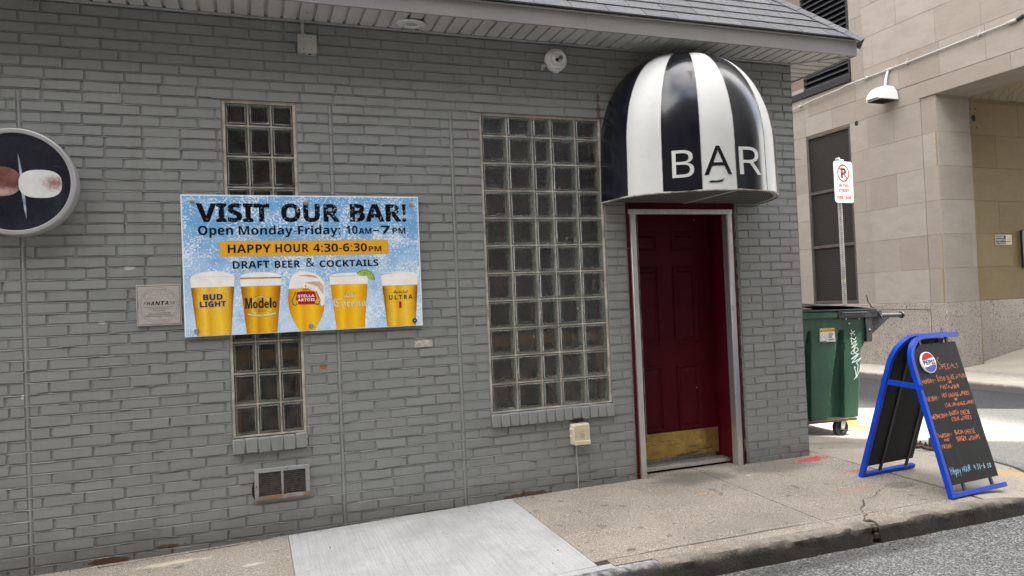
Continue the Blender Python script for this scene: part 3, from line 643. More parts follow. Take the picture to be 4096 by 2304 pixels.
# windows -----------------------------------------------------------
def glass_window(x0, x1, cols):
    z1 = WT - .012; m = .0105; rows = [.142] + [.1925] * 10; yo = .014
    win = thing_part = MB(); top = WT
    # mortar frame: border + grid
    fr = WALL; mo = MB(); bw = .018
    zt = WT - .022; cx = []; x = x0 + bw
    tot = x1 - x0 - 2 * bw - m * (len(cols) - 1); sc = tot / sum(cols)
    for c in cols: cx.append((x, x + c * sc)); x += c * sc + m
    rz = []; z = zt; rs = (zt - .656 - .012 - m * 10) / sum(rows)
    for r in rows: rz.append((z - r * rs, z)); z -= r * rs + m
    mo.fbox(fr, x0 + .001, cx[0][0], .657, WT - .001, -.10, -.010); mo.fbox(fr, cx[-1][1], x1 - .001, .657, WT - .001, -.10, -.010)
    mo.fbox(fr, cx[0][0], cx[-1][1], zt, WT - .001, -.10, -.0105); mo.fbox(fr, cx[0][0], cx[-1][1], .657, rz[-1][0], -.10, -.0105)
    for a, b in zip(cx, cx[1:]): mo.fbox(fr, a[1], b[0], rz[-1][0], zt, -.09, -.020 + R.uniform(-.001, .001))
    for a, b in zip(rz, rz[1:]):
        for p, q in cx: mo.fbox(fr, p, q, b[1], a[0], -.09, -.0195 + R.uniform(-.001, .001))
    ob = mo.build('glass_block_window', K['mortar'], bar, smooth=False)
    ob['label'] = 'three column glass block window behind the beer sign' if len(cols) == 3 else 'five column glass block window beside the door'
    gl = MB(); ed = MB(); bd = MB()
    for (p, q) in cx:
        for (lo, hi) in rz:
            sd = R.random() * 50; tl = R.uniform(-.0012, .0012); tz = R.uniform(-.0012, .0012)
            w2, h2 = q - p, hi - lo; N = 9
            def front(u, v):
                a = p + .0006 + (w2 - .0012) * u; b = lo + .0006 + (h2 - .0012) * v; e = min(u, 1 - u) * w2; f = min(v, 1 - v) * h2; d = min(e, f)
                y = .022 if d < 1e-6 else (.0135 if d < .012 else .0190 + .0016 * mnoise.noise(Vector((a * 22 + sd, b * 22, 0))))
                return (a, y + tl * (u - .5) * 2 + tz * (v - .5) * 2, b)
            us = [0, .028, .06, .105] + [.105 + .79 * k / 6 for k in range(1, 7)] + [.94, .972, 1]
            V = [front(a, b) for b in us for a in us]; n = len(us)
            gl.add(V, [(j * n + i, j * n + i + 1, (j + 1) * n + i + 1, (j + 1) * n + i) for j in range(n - 1) for i in range(n - 1)])
            Bk = [(p + .0006 + (w2 - .0012) * a, .0265 + .001 * mnoise.noise(Vector((a * 5 + sd, b * 5, 3))) * (0 < a < 1 and 0 < b < 1), lo + .0006 + (h2 - .0012) * b) for b in us for a in us]
            gl.add(Bk, [((j + 1) * n + i, (j + 1) * n + i + 1, j * n + i + 1, j * n + i) for j in range(n - 1) for i in range(n - 1)])
            per = [i for i in range(n)] + [j * n + n - 1 for j in range(1, n)] + [(n - 1) * n + i for i in range(n - 2, -1, -1)] + [j * n for j in range(n - 2, 0, -1)]
            for a, b in zip(per, per[1:] + per[:1]): gl.face([V[b], V[a], Bk[a], Bk[b]])
            for k0, k1, yy in ((.009, .0125, .0118),):      # pale opaque strips: the bright glints along the block rim, put into colour
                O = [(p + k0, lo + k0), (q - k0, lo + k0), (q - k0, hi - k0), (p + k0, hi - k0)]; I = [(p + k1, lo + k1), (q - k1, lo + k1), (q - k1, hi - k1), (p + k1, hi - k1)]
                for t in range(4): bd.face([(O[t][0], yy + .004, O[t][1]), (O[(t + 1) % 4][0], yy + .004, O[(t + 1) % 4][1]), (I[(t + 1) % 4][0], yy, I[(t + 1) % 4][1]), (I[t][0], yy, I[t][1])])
            # cavity walls of the block: pale cast edge with a step
            d0, d1 = .0275, .098
            for A, B in (((p, lo), (q, lo)), ((q, lo), (q, hi)), ((q, hi), (p, hi)), ((p, hi), (p, lo))):
                cxm, czm = (p + q) / 2, (lo + hi) / 2; ins = lambda P, k: (P[0] + (cxm - P[0]) * k, P[1] + (czm - P[1]) * k)
                A0, B0, A1, B1 = ins(A, .012), ins(B, .012), ins(A, .07), ins(B, .07)
                for (s0, s1, e0, e1, ya, yb) in ((A0, A1, B0, B1, d0, .05), (A1, A1, B1, B1, .05, .072), (A1, A0, B1, B0, .072, d1)):
                    ed.face([(s0[0], ya, s0[1]), (e0[0], ya, e0[1]), (e1[0], yb, e1[1]), (s1[0], yb, s1[1])])
    gl.build('glass_blocks', K['glass2'] if len(cols) == 3 else K['glass'], ob, angle=50); ed.build('block_edges', K['gedge'], ob, smooth=False); bd.build('rim_glints', K['gglint'], ob, smooth=False)
    # casing and dim room seen through the glass
    rm = MB()
    rm.box((x0 - .35, .62, .3), (x1 + .35, .63, 3.2))
    for a, b in ((x0 - .35, x0 - .34), (x1 + .34, x1 + .35)): rm.box((a, .11, .3), (b, .62, 3.2))
    rm.box((x0 - .34, .11, .3), (x1 + .34, .62, .31)); rm.box((x0 - .34, .11, 3.19), (x1 + .34, .62, 3.2))
    rm.build('dim_room', K['brown'], ob, smooth=False)
    cs = MB(); zc = .656 + .56
    cs.box((x0 + .005, .105, .64), (x0 + .055, .13, zc)); cs.box((x1 - .055, .105, .64), (x1 - .005, .13, zc)); cs.box((x0 + .055, .105, zc - .075), (x1 - .055, .131, zc - .001))
    cs.build('inner_casing', K['casing'], ob, smooth=False)
    bl = MB(); bl.box((x0 + .06, .14, .64), (x1 - .06, .145, zc - .08)); bl.build('inner_panel', K['brown'], ob, smooth=False)
    s = MB(); n = round((x1 - x0 + .008) / .0725); wd = (x1 - x0 + .008) / n
    for i in range(n):
        a = x0 - .004 + i * wd; dz = R.uniform(-.003, .003); dy = R.uniform(-.002, .002)
        s.box((a + .003, -.028 + dy, .557 + dz), (a + wd - .003, .06, .652 + dz), .005)
    s.box((x0 - .001, -.020, .558), (x1 + .001, .06, .648))
    s.build('sill', K['brick'], ob)
glass_window(0, .46, [.1524] * 3)
glass_window(1.75, 2.736, [.2032, .2032, .148, .2032, .2032])
# lintel edge over the windows
mb = MB()
for a, b in ((-.06, .50), (1.70, 2.745)): mb.box((a, -.004, WT - .001), (b, .05, WT + .006))
mb.each('lintel_edge', K['brick'], bar)
# door ----------------------------------------------------------------
dr = MB()
dr.box((2.926, -.002, -.1), (2.9485, .02, 2.30)); dr.box((3.902, -.002, -.1), (3.928, .02, 2.30))
n = 6
for i in range(n): dr.box((2.950 + i * .1587, -.001, 2.155), (2.950 + (i + 1) * .1587 - .006, .02, 2.30), .002)
dr.box((2.93, .004, 2.14), (3.93, .02, 2.30))
dr.box((2.952, .02, 2.13), (3.90, .30, 2.30)); dr.box((2.93, .02, -.1), (2.957, .30, 2.128)); dr.box((3.862, .02, -.1), (3.93, .30, 2.128))
dr.box((2.957, .20, -.1), (3.862, .26, .062)); 
surround = dr.build('door_surround', K['red'], bar)
al = MB(); al.box((2.9490, -.022, .03), (2.9965, .001, 2.109), .002); al.box((3.853, -.022, .03), (3.8975, .001, 2.109), .002); al.box((3.848, -.016, .03), (3.8525, .05, 2.108)); al.box((2.938, -.024, 2.1095), (3.902, .001, 2.149), .002)
alo = al.build('door_trim', K['alu'], surround)
sc = MB()
for x in (2.972, 3.875):
    for z in (.12, .55, .95, 1.35, 1.75, 2.07): sc.lathe(Fr((x, -.022, z), (1, 0, 0), (0, 0, 1), (0, -1, 0)), [(.0045, 0), (.003, .0018), (0, .002)], 8)
for x in (3.0, 3.42, 3.85): sc.lathe(Fr((x, -.024, 2.13), (1, 0, 0), (0, 0, 1), (0, -1, 0)), [(.0045, 0), (.003, .0018), (0, .002)], 8)
sc.each('screw', K['steel'], surround)
door = MB(); DF = Fr((2.957, .25, .115), (1, 0, 0), (0, 0, 1), (0, -1, 0))
door.fbox(DF, .002, .903, 0, 2.012, -.04, 0)
def raised_panel(a0, a1, b0, b1):
    r = [(0, .0005), (.006, .005), (.014, .004), (.022, -.006), (.034, -.007), (.052, .003), (.058, .0035)]
    for (i0, c0), (i1, c1) in zip(r, r[1:]):
        O = [(a0 + i0, b0 + i0), (a1 - i0, b0 + i0), (a1 - i0, b1 - i0), (a0 + i0, b1 - i0)]; I = [(a0 + i1, b0 + i1), (a1 - i1, b0 + i1), (a1 - i1, b1 - i1), (a0 + i1, b1 - i1)]
        for k in range(4): door.face([DF(*O[k], c0 + .008), DF(*O[(k + 1) % 4], c0 + .008), DF(*I[(k + 1) % 4], c1 + .008), DF(*I[k], c1 + .008)])
    i = r[-1][0]; door.face([DF(a0 + i, b0 + i, r[-1][1] + .008), DF(a1 - i, b0 + i, r[-1][1] + .008), DF(a1 - i, b1 - i, r[-1][1] + .008), DF(a0 + i, b1 - i, r[-1][1] + .008)])
for a0, a1 in ((.148, .378), (.520, .748)):
    for b0, b1 in ((.222, .760), (.945, 1.585), (1.715, 1.882)): raised_panel(a0, a1, b0, b1)
dob = door.build('door', K['red'], bar); dob['label'] = 'dark red six panel door in a deep recess'
kp = MB(); kp.fbox(DF, .012, .893, .004, .212, .0085, .011); kp.build('kick_plate', K['brass'], dob)
dsc = MB()
for a in (.03, .2, .45, .7, .875):
    for b in (.016, .200): dsc.lathe(Fr(DF(a, b, .011), (1, 0, 0), (0, 0, 1), (0, -1, 0)), [(.004, 0), (.0025, .0015), (0, .0018)], 8)
for a, b in ((.20, .56), (.70, .56), (.75, 1.98)): dsc.lathe(Fr(DF(a, b, .012), (1, 0, 0), (0, 0, 1), (0, -1, 0)), [(.005, 0), (.003, .002), (0, .002)], 8)
dsc.each('screw', K['steel'], dob)
th = MB(); th.box((2.958, .10, .062), (3.861, .235, .085)); 
for i in range(5): th.box((2.959, .115 + i * .022, .085), (3.860, .125 + i * .022, .090))
th.build('threshold', K['alu'], dob)
# soffit, fascia, roof ---------------------------------------------------
sf = MB(); x = -6.4; OV = .315; XE = 4.995
def diag_y(x): return 0 if x < XC else -(x - XC) / (XE - XC) * OV
while x < XE - .02:
    P = [(x, 0), (x + .076, 0), (x + .079, .018), (x + .096, .018), (x + .098, 0), (x + .1016, 0)]
    for (a, h), (b, g2) in zip(P, P[1:]):
        a2, b2 = min(a, XE), min(b, XE)
        if a2 >= b2: continue
        sf.face([(a2, -OV, SOF + h), (a2, diag_y(a2) - .001, SOF + h), (b2, diag_y(b2) - .001, SOF + g2), (b2, -OV, SOF + g2)])
    x += .1016
y = -OV + .02
while y < 3.2:
    P = [(y, 0), (y + .076, 0), (y + .079, .018), (y + .096, .018), (y + .098, 0), (y + .1016, 0)]
    for (a, h), (b, g2) in zip(P, P[1:]):
        l = lambda yy: XC + 0.004 if yy > 0 else XC + (-yy) / OV * (XE - XC)
        sf.face([(l(a), a, SOF + h), (l(b), b, SOF + g2), (XE, b, SOF + g2), (XE, a, SOF + h)])
    y += .1016
sof = sf.build('soffit', K['soffit'], bar, smooth=False)
tr = MB()
tr.box((-6.4, -.020, SOF - .012), (0.85, -.0005, SOF - .0005), .002); tr.box((.852, -.0205, SOF - .0125), (XC + .004, -.0005, SOF - .0005), .002)
q = Vector((XE - XC, -OV, 0)).normalized(); DFm = Fr((XC, 0, SOF), q, (0, 0, 1)); tr.box((.0, -.006, -.009), (.50, .0035, .009), .001, DFm); tr.build('soffit_trim', K['white_trim'], sof)
fa = MB()
fa.box((-6.4, -.330, SOF - .006), (2.497, -.315, 3.528), .002); fa.box((2.494, -.3325, SOF - .010), (5.0, -.317, 3.527), .002); fa.box((4.985, -.3165, SOF - .009), (5.0015, 3.2, 3.527), .002)
fa.box((-6.4, -.31, 3.50), (4.98, -.29, 3.584)); fa.box((4.95, -.28, 3.50), (4.975, 3.2, 3.584)); fas = fa.build('fascia', K['fascia'], bar)
de = MB(); de.box((-6.4, -.348, 3.526), (5.022, -.30, 3.536), .002); de.box((4.98, -.345, 3.5262), (5.024, 3.2, 3.5362), .002); de.build('drip_edge', K['white_trim'], fas)
PT = 1.05; sd = Vector((0, 1, PT)).normalized(); E0 = Vector((0, -.362, 3.538)); nrm = Vector((0, -PT, 1)).normalized()
RF = Fr(E0, (1, 0, 0), sd, nrm); sh = MB(); cosr = sd.y
def tabslab(a0, a1, b0, b1, cut=0):
    t0, t1 = .009, .0005; a1b = a1 - cut
    V = [RF(a0, b0, 0), RF(a1, b0, 0), RF(a1b, b1, 0), RF(a0, b1, 0), RF(a0, b0, t0 + .003), RF(a1, b0, t0 + .003), RF(a1b, b1, t1 + .002), RF(a0, b1, t1 + .002)]
    sh.add(V, [(4, 5, 6, 7), (0, 1, 5, 4), (1, 2, 6, 5), (3, 0, 4, 7)])
EX = .127
for r in range(12):
    b0 = r * EX; xmax = 5.04 - b0 * cosr; x = -6.4 + (r * .137) % .3 - .3
    while x < xmax:
        wdt = R.choice([.28, .30, .305, .29]); a1 = min(x + wdt, xmax); 
        if a1 > x + .02: tabslab(x, a1 - .007, b0 + R.uniform(-.002, .002), b0 + EX + .012, 0 if a1 < xmax else (EX + .012) * cosr * .98)
        x += wdt
roof = sh.build('roof_shingles', K['shingle'], bar, smooth=False)
K['felt'] = mat('roof_felt', (.012, .012, .013), .9, var=0)
rp = MB(); rp.face([RF(-6.4, .0, -.002), RF(5.035, .0, -.002), RF(5.035 - 2.6 * cosr, 2.6, -.002), RF(-6.4, 2.6, -.002)])
rp.face([(5.035, -.36, 3.536), (5.035, 3.2, 3.536), (5.035 - 2.6 * cosr, 3.2, 3.536 + 2.6 * sd.z), (5.035 - 2.6 * cosr, -.36 + 2.6 * cosr, 3.536 + 2.6 * sd.z)]); rp.build('roof_deck', K['felt'], bar, smooth=False)
hp = MB(); h0 = Vector((5.048, -.370, 3.540)); hd = Vector((-cosr, cosr, sd.z)); hl = hd.length; hd = hd.normalized()
n1 = Vector((0, -PT, 1)).normalized(); n2 = Vector((PT, 0, 1)).normalized(); up = (n1 + n2).normalized()
s1 = hd.cross(n1).normalized(); s1 = s1 if s1.x < 0 else -s1; s2 = hd.cross(n2).normalized(); s2 = s2 if s2.y > 0 else -s2
for i in range(14):
    a = h0 + hd * (i * .15) + up * .012; b = a + hd * .20 - up * .006
    for s_, n_ in ((s1, n1), (s2, n2)):
        V = [a, a + s_ * .125 - up * .0, b + s_ * .125, b]; V2 = [v - n_ * .008 for v in V]
        hp.face(V if (V[1] - V[0]).cross(V[2] - V[0]).dot(n_) > 0 else V[::-1]); hp.face([V[0], V[1], V2[1], V2[0]]); hp.face([V[1], V[2], V2[2], V2[1]])
hp.build('hip_caps', K['shingle'], roof, smooth=False)
# back and left mass of the building so it is a closed volume
bb = MB(); bb.box((-6.4, 3.2, -.3), (XC - .01, 12, 3.6)); bb.box((-12, .02, -.3), (-6.41, 12, 4.2)); bb.build('rear_wing', K['brick'], bar, smooth=False)

# ================================================================== THINGS ON THE WALL
# awning ----------------------------------------------------------------
awn = thing('dome_awning', 'black and white striped dome awning over the door, lettered BAR', 'awning', (3.46, 0, 2.2))
RIM = [(2.715, 0), (2.766, -.333), (2.943, -.525), (3.188, -.655), (3.43, -.722), (3.72, -.69), (3.912, -.56), (4.078, -.350), (4.182, 0)]; NG = 8; POLE = Vector((3.53, 0))
def rim(u):
    i = min(NG - 1, int(u)); t = u - i; P = [Vector(p) for p in RIM]
    P0 = P[i - 1] if i > 0 else Vector((P[0].x - .0, .33)); P3 = P[i + 2] if i < NG - 1 else Vector((P[NG].x, .33)); P1, P2 = P[i], P[i + 1]
    return .5 * ((2 * P1) + (P2 - P0) * t + (2 * P0 - 5 * P1 + 4 * P2 - P3) * t * t + (3 * P1 - P0 - 3 * P2 + P3) * t * t * t)
ZB, ZK, ZT = 2.20, 2.56, 3.385
def dome(u, h, e=0):
    """u along the rim 0..8, h height 0..1"""
    if h < .32: z = ZB + (ZK - ZB) * h / .32; s = 1 - .012 * (h / .32)
    else: a = (h - .32) / .68 * math.pi / 2; z = ZK + (ZT - ZK) * math.sin(a); s = .988 * math.cos(a) ** (.78 + .18 * min(1, max(0, u / NG * 1.5 - .1)))
    p = rim(u); c = POLE; q = c + (p - c) * s
    puff = .008 * math.sin(math.pi * (u % 1)) * min(1, s * 2)
    d = (p - c).normalized(); q = q + d * (puff + e); return Vector((q.x, min(q.y, 0), z))
sh = MB()
for i in range(NG):
    sh.k = i % 2
    sh.grid(lambda u, v: dome(min(i + u, NG - .0001), v), 8, 36)
sh_o = sh.build('shell', [K['awn_black'], K['awn_white']], awn, angle=60, recalc=True)
seam = MB()
for i in range(1, NG): seam.tube([dome(i, h / 30 * .96, .0012) for h in range(31)], .0016, 5)
seam.build('seam', K['awn_dirty'], awn)
rm = MB(); rm.tube([(*rim(.02 + u * .199), 2.197) for u in range(41)], .007, 8); rm.build('rim', K['awn_dirty'], awn)
gr = MB(); ins = lambda u, k: POLE + (rim(u) - POLE) * k
# perforated underside
gr.k = 0; P = [ins(.02 + k * .199, .965) for k in range(41)]; gr.face([(p.x, p.y, 2.206) for p in P])
for k in range(64):   # bars of the grille
    x = 2.76 + k * .0248; ys = [p.y for p in P if abs(p.x - x) < .06]
    if ys: gr.box((x - .004, min(ys) + .02, 2.200), (x + .004, -.005, 2.204))
gr.k = 1
A = [ins(.02 + k * .199, .985) for k in range(41)]; Bq = [ins(.02 + k * .199, .945) for k in range(41)]
for k in range(40): gr.face([(A[k].x, A[k].y, 2.1985), (A[k + 1].x, A[k + 1].y, 2.1985), (Bq[k + 1].x, Bq[k + 1].y, 2.1985), (Bq[k].x, Bq[k].y, 2.1985)])
gr.box((3.44, -.69, 2.196), (3.47, -.01, 2.199))
def mesh_metal():
    m = NM('perforated_soffit'); v = m.n('ShaderNodeTexChecker'); v.inputs['Scale'].default_value = 62; v.inputs['Color1'].default_value = (.26, .25, .24, 1); v.inputs['Color2'].default_value = (.10, .095, .09, 1)
    m.l(m.vec((1, 1, .01), rot=(0, 0, .6)), v.inputs['Vector']); m.color(v.outputs[0]); m.set(.5, .3); return m.m
gr.build('underside_grille', [mesh_metal(), K['greybox']], awn, smooth=False)
# letters follow the curve of the shell
def arc_text(st, ua, ub, za, zb, mt, off):
    V, F = text2d(st, INTER, 0); xs = [p[0] for p in V]; ys = [p[1] for p in V]; bm = bmesh.new()
    vv = [bm.verts.new(((x - min(xs)) / (max(xs) - min(xs)), (y - min(ys)) / (max(ys) - min(ys)), 0)) for x, y in V]
    for f in F:
        try: bm.faces.new([vv[i] for i in f])
        except ValueError: pass
    for ax in (Vector((1, 0, 0)), Vector((0, 1, 0))):
        for k in range(1, 8): bmesh.ops.bisect_plane(bm, geom=bm.verts[:] + bm.edges[:] + bm.faces[:], plane_co=ax * k / 8, plane_no=ax)
    t = MB(); bm.verts.index_update(); out = []
    for v in bm.verts:
        z = za + (zb - za) * v.co.y; h = .32 * (z - ZB) / (ZK - ZB) if z < ZK else .32 + .68 / (math.pi / 2) * math.asin(min(1, (z - ZK) / (ZT - ZK))); out.append(dome(ua + (ub - ua) * v.co.x, h, .0035))
    t.add(out, [tuple(v.index for v in f.verts) for f in bm.faces]); bm.free(); return t.build('letter', mt, awn, smooth=False)
arc_text('B', 2.26, 2.80, 2.296, 2.492, K['signwhite'], -.012); arc_text('A', 3.06, 3.86, 2.306, 2.512, K['awn_black'], -.012); arc_text('R', 4.10, 4.74, 2.306, 2.506, K['signwhite'], -.012)
tear = MB(); Q = [(3.14, .048), (3.25, .058), (3.4, .055), (3.55, .062), (3.62, .07), (3.55, .048), (3.42, .043), (3.25, .044)]
tear.face([dome(a, b, .004) for a, b in Q]); tear.build('tear', K['black'], awn, smooth=False)

# banner sign ------------------------------------------------------------
sg = thing('beer_banner_sign', 'blue icy VISIT OUR BAR sign with five beer glasses', 'sign', (.5, -.012, 1.3235))
SY = -.025; SF = Fr((0, SY, 0), (1, 0, 0), (0, 0, 1), (0, -1, 0)); T1, T2, T3, T4, T5 = .0006, .0012, .0018, .0024, .003
mb = MB(); mb.box((-.2607, SY, 1.3235), (1.2664, -.011, 2.2275), .0008); mb.build('panel', K['pwhite'], sg, smooth=False)
mb = MB(); mb.flat(SF, [(-.2535, 1.3275), (1.2595, 1.3275), (1.2595, 2.2205), (-.2535, 2.2205)], T1); mb.build('ice_print', K['ice'], sg, smooth=False)
for st, a, b in (('VISIT', -.172, .273), ('OUR', .344, .721), ('BAR!', .791, 1.178)):
    mb = MB(); mb.text(st, SF, a, b, 2.0505, 2.1745, T2, off=.045); mb.build('headline_word', K['distress'], sg, smooth=False)
def tx(*L):
    mb = MB()
    for st, a, b, lo, hi in L: mb.text(st, SF, a, b, lo, hi, T3, off=.007)
    mb.build('lettering_line', K['pblack'], sg, smooth=False)
tx(('Open', -.164, .044, 1.950, 2.029), ('Monday-Friday:', .078, .722, 1.950, 2.029), ('10', .762, .838, 1.969, 2.026), ('AM', .846, .932, 1.9695, 2.009), ('-', .944, .982, 1.988, 1.996), ('7', .996, 1.060, 1.969, 2.025), ('PM', 1.078, 1.1675, 1.9685, 2.010))
tx(('HAPPY', .009, .272, 1.851, 1.9055), ('HOUR', .300, .512, 1.850, 1.906), ('4:30-6:30', .540, .898, 1.849, 1.9055), ('PM', .910, .996, 1.8485, 1.884))
tx(('DRAFT', .035, .259, 1.7495, 1.7985), ('BEER', .293, .454, 1.749, 1.7955), ('&', .492, .546, 1.752, 1.811), ('COCKTAILS', .579, .9715, 1.7475, 1.793))
mb = MB(); mb.flat(SF, [(-.038, 1.8285), (1.0445, 1.8275), (1.045, 1.9265), (-.0375, 1.929)], T2); mb.build('amber_strip', K['pyellow'], sg, smooth=False)
for a, b, dk in ((-.194, 2.184, 0), (.5027, 2.1805, 0), (1.2174, 2.1725, 0), (-.191, 1.359, 0), (.5105, 1.357, 0), (1.2093, 1.3605, 1)):
    f = Fr(SF(a, b, 0), (1, 0, 0), (0, 0, 1), (0, -1, 0)); mb = MB(); mb.k = dk; mb.lathe(f, [(.0165, .0005), (.0165, .004), (.0155, .0045)], 24); mb.k = 0; mb.lathe(f, [(.006, .0045), (.0055, .009), (.002, .0095), (0, .008)], 12)
    mb.build('screw', [K['steel'], K['rubber']], sg)
def arc(ca, cb, ra, rb, d0, d1, n=14): return [(ca + ra * math.cos(rad(d0 + (d1 - d0) * k / n)), cb + rb * math.sin(rad(d0 + (d1 - d0) * k / n))) for k in range(n + 1)]
def glassprint(poly, m): mb = MB(); mb.flat(SF, poly, T2); return mb.build('beer_glass_print', m, sg, smooth=False)
def sub(par, name, m, fn):
    b = MB(); fn(b); return b.build(name, m, par, smooth=False)
BOT = 1.328
# glass 1
g1 = glassprint([(-.2165, 1.640)] + [(-.2 + .0 * k, 1.640) for k in range(1)] + [(-.085, 1.6445), (.0395, 1.638), (.0135, BOT), (-.188, BOT)], K['beer1']); g1['label'] = 'pale lager glass at the left end of the row'
sub(g1, 'foam_print', K['pfoam'], lambda b: b.flat(SF, [(-.2165, 1.634), (.0395, 1.636), (.0455, 1.692)] + arc(-.086, 1.694, .131, .043, 4, 176) + [(-.2205, 1.692)], T3))
def bud(b):
    b.text('BUD', SF, -.147, -.0315, 1.5525, 1.590, T4, off=.035); b.text('LIGHT', SF, -.167, -.012, 1.509, 1.545, T4, off=.035)
sub(g1, 'logo_print', K['pblue'], bud)
sub(g1, 'label_outline', K['pcream'], lambda b: [b.ribbon(SF, [p, q], .0022, T3 + .0002) for p, q in zip([(-.178, 1.602), (.001, 1.604), (-.003, 1.497), (-.175, 1.494), (-.178, 1.602)], [(.001, 1.604), (-.003, 1.497), (-.175, 1.494), (-.178, 1.602)])])
sub(g1, 'rim_line', mat('print_grey_line', (.45, .46, .47), .4, var=.1), lambda b: [b.ribbon(SF, arc(-.087, 1.690, .133, .012, 0, 180), .0015, T4), b.ribbon(SF, [(-.2205, 1.692), (-.2165, 1.64)], .0015, T4), b.ribbon(SF, [(.0455, 1.692), (.0395, 1.64)], .0015, T4)])
# glass 2
g2 = glassprint([(.079, 1.636), (.3262, 1.637), (.2946, BOT), (.1064, BOT)], K['beer2']); g2['label'] = 'amber lager glass with a gold rim'
sub(g2, 'foam_print', K['pfoam'], lambda b: b.flat(SF, [(.079, 1.633), (.3262, 1.634), (.332, 1.690)] + arc(.203, 1.691, .129, .034, 2, 178) + [(.0743, 1.692)], T3))
sub(g2, 'gold_rim', K['pgold'], lambda b: b.flat(SF, [(.0745, 1.692), (.332, 1.690), (.3315, 1.680), (.075, 1.681)], T4))
sub(g2, 'wreath_print', K['pcream'], lambda b: [b.ring(SF, .202, 1.502, .058, .0625, T3, 36, 1.08), [b.ribbon(SF, [(.202 + .054 * math.cos(t * .36), 1.502 + .058 * math.sin(t * .36)), (.202 + .067 * math.cos(t * .36 + .12), 1.502 + .072 * math.sin(t * .36 + .12))], .0035, T3 + .0002) for t in range(18)], b.flat(SF, [(.115, 1.458), (.160, 1.447), (.245, 1.447), (.290, 1.458), (.288, 1.449), (.245, 1.437), (.160, 1.437), (.117, 1.449)], T3 + .0004)])
def modelo(b):
    x = .103
    for ch, wd, hh in (('M', .042, .070), ('o', .028, .042), ('d', .032, .067), ('e', .028, .042), ('l', .012, .067), ('o', .026, .042)):
        b.text(ch, SF, x, x + wd, 1.489, 1.489 + hh, T4, off=.012); x += wd + .005
    b.text('CERVEZA', SF, .162, .240, 1.560, 1.567, T4, off=0, warp=lambda a, c: (a, c + .006 - ((a - .201) / .04) ** 2 * .012)); b.text('1925', SF, .193, .212, 1.4395, 1.4455, T4); b.ribbon(SF, [(.175, 1.474), (.19, 1.477), (.2, 1.473), (.215, 1.478), (.23, 1.472)], .0015, T4); b.ribbon(SF, [(.18, 1.467), (.2, 1.469), (.222, 1.466)], .0015, T4)
sub(g2, 'logo_print', K['pblack'], modelo)
# glass 3 (chalice)
g3 = glassprint([(.3765, 1.612), (.370, 1.57), (.368, 1.5275), (.3725, 1.48), (.3816, 1.4415), (.394, 1.408), (.4089, 1.3786), (.422, 1.352), (.4369, BOT), (.5315, BOT), (.556, 1.366), (.5816, 1.4152), (.595, 1.46), (.6016, 1.501), (.6055, 1.56), (.606, 1.612)], K['beer3']); g3['label'] = 'rounded chalice of lager with foam spilling over the side'
sub(g3, 'foam_print', K['pfoam'], lambda b: b.flat(SF, [(.3757, 1.6085), (.50, 1.610), (.545, 1.585), (.565, 1.545), (.572, 1.505), (.585, 1.486), (.600, 1.497), (.608, 1.55), (.610, 1.612), (.602, 1.650), (.58, 1.682), (.5416, 1.708), (.49, 1.724), (.45, 1.725), (.41, 1.705), (.3932, 1.684), (.382, 1.65)], T3))
sub(g3, 'foam_shade_print', K['pfoamtan'], lambda b: [b.flat(SF, [(.43, 1.694), (.50, 1.700), (.55, 1.690), (.575, 1.668), (.55, 1.676), (.50, 1.686)], T4), b.flat(SF, [(.48, 1.648), (.56, 1.62), (.597, 1.56), (.60, 1.62), (.575, 1.655)], T4)])
sub(g3, 'label_print', K['pred'], lambda b: b.flat(SF, [(.4244, 1.587), (.455, 1.589), (.484, 1.585), (.513, 1.589), (.544, 1.585), (.546, 1.565), (.5524, 1.538), (.541, 1.52), (.5377, 1.503), (.4331, 1.504), (.430, 1.522), (.417, 1.538), (.424, 1.565)], T4 + .0002))
def scroll(b):
    for sx in (-1, 1):
        c = .484; pts = [(c + sx * .066, 1.588), (c + sx * .072, 1.570), (c + sx * .080, 1.550), (c + sx * .090, 1.530), (c + sx * .086, 1.508), (c + sx * .070, 1.497), (c + sx * .060, 1.503), (c + sx * .064, 1.511)]; b.ribbon(SF, pts, .005, T4)
    b.ribbon(SF, [(.462, 1.594), (.468, 1.588), (.484, 1.590), (.50, 1.587), (.508, 1.595), (.50, 1.605), (.49, 1.598), (.48, 1.606), (.465, 1.600)], .004, T4)
    for t in range(-4, 5): 
        if abs(t) > 1: b.ribbon(SF, [(.4836 + t * .0095, 1.6215 - t * t * .0009), (.4836 + t * .0095, 1.6245 - t * t * .0009)], .003, T4)
sub(g3, 'scroll_print', mat('print_olive_black', (.06, .045, .02), .4, var=.3, vs=60), scroll)
def star(b): b.flat(SF, [(.4836 + (.010 if k % 2 == 0 else .0028) * math.sin(k * math.pi / 4), 1.6229 + (.014 if k % 4 == 0 else .009 if k % 2 == 0 else .0028) * math.cos(k * math.pi / 4)) for k in range(8)], T5)
sub(g3, 'star_print', K['pred'], star)
sub(g3, 'logo_print', K['pwhite'], lambda b: [b.text('STELLA', SF, .4315, .538, 1.549, 1.5675, T5 + .0004, off=.03), b.text('ARTOIS', SF, .429, .5388, 1.523, 1.5418, T5 + .0004, off=.03)])
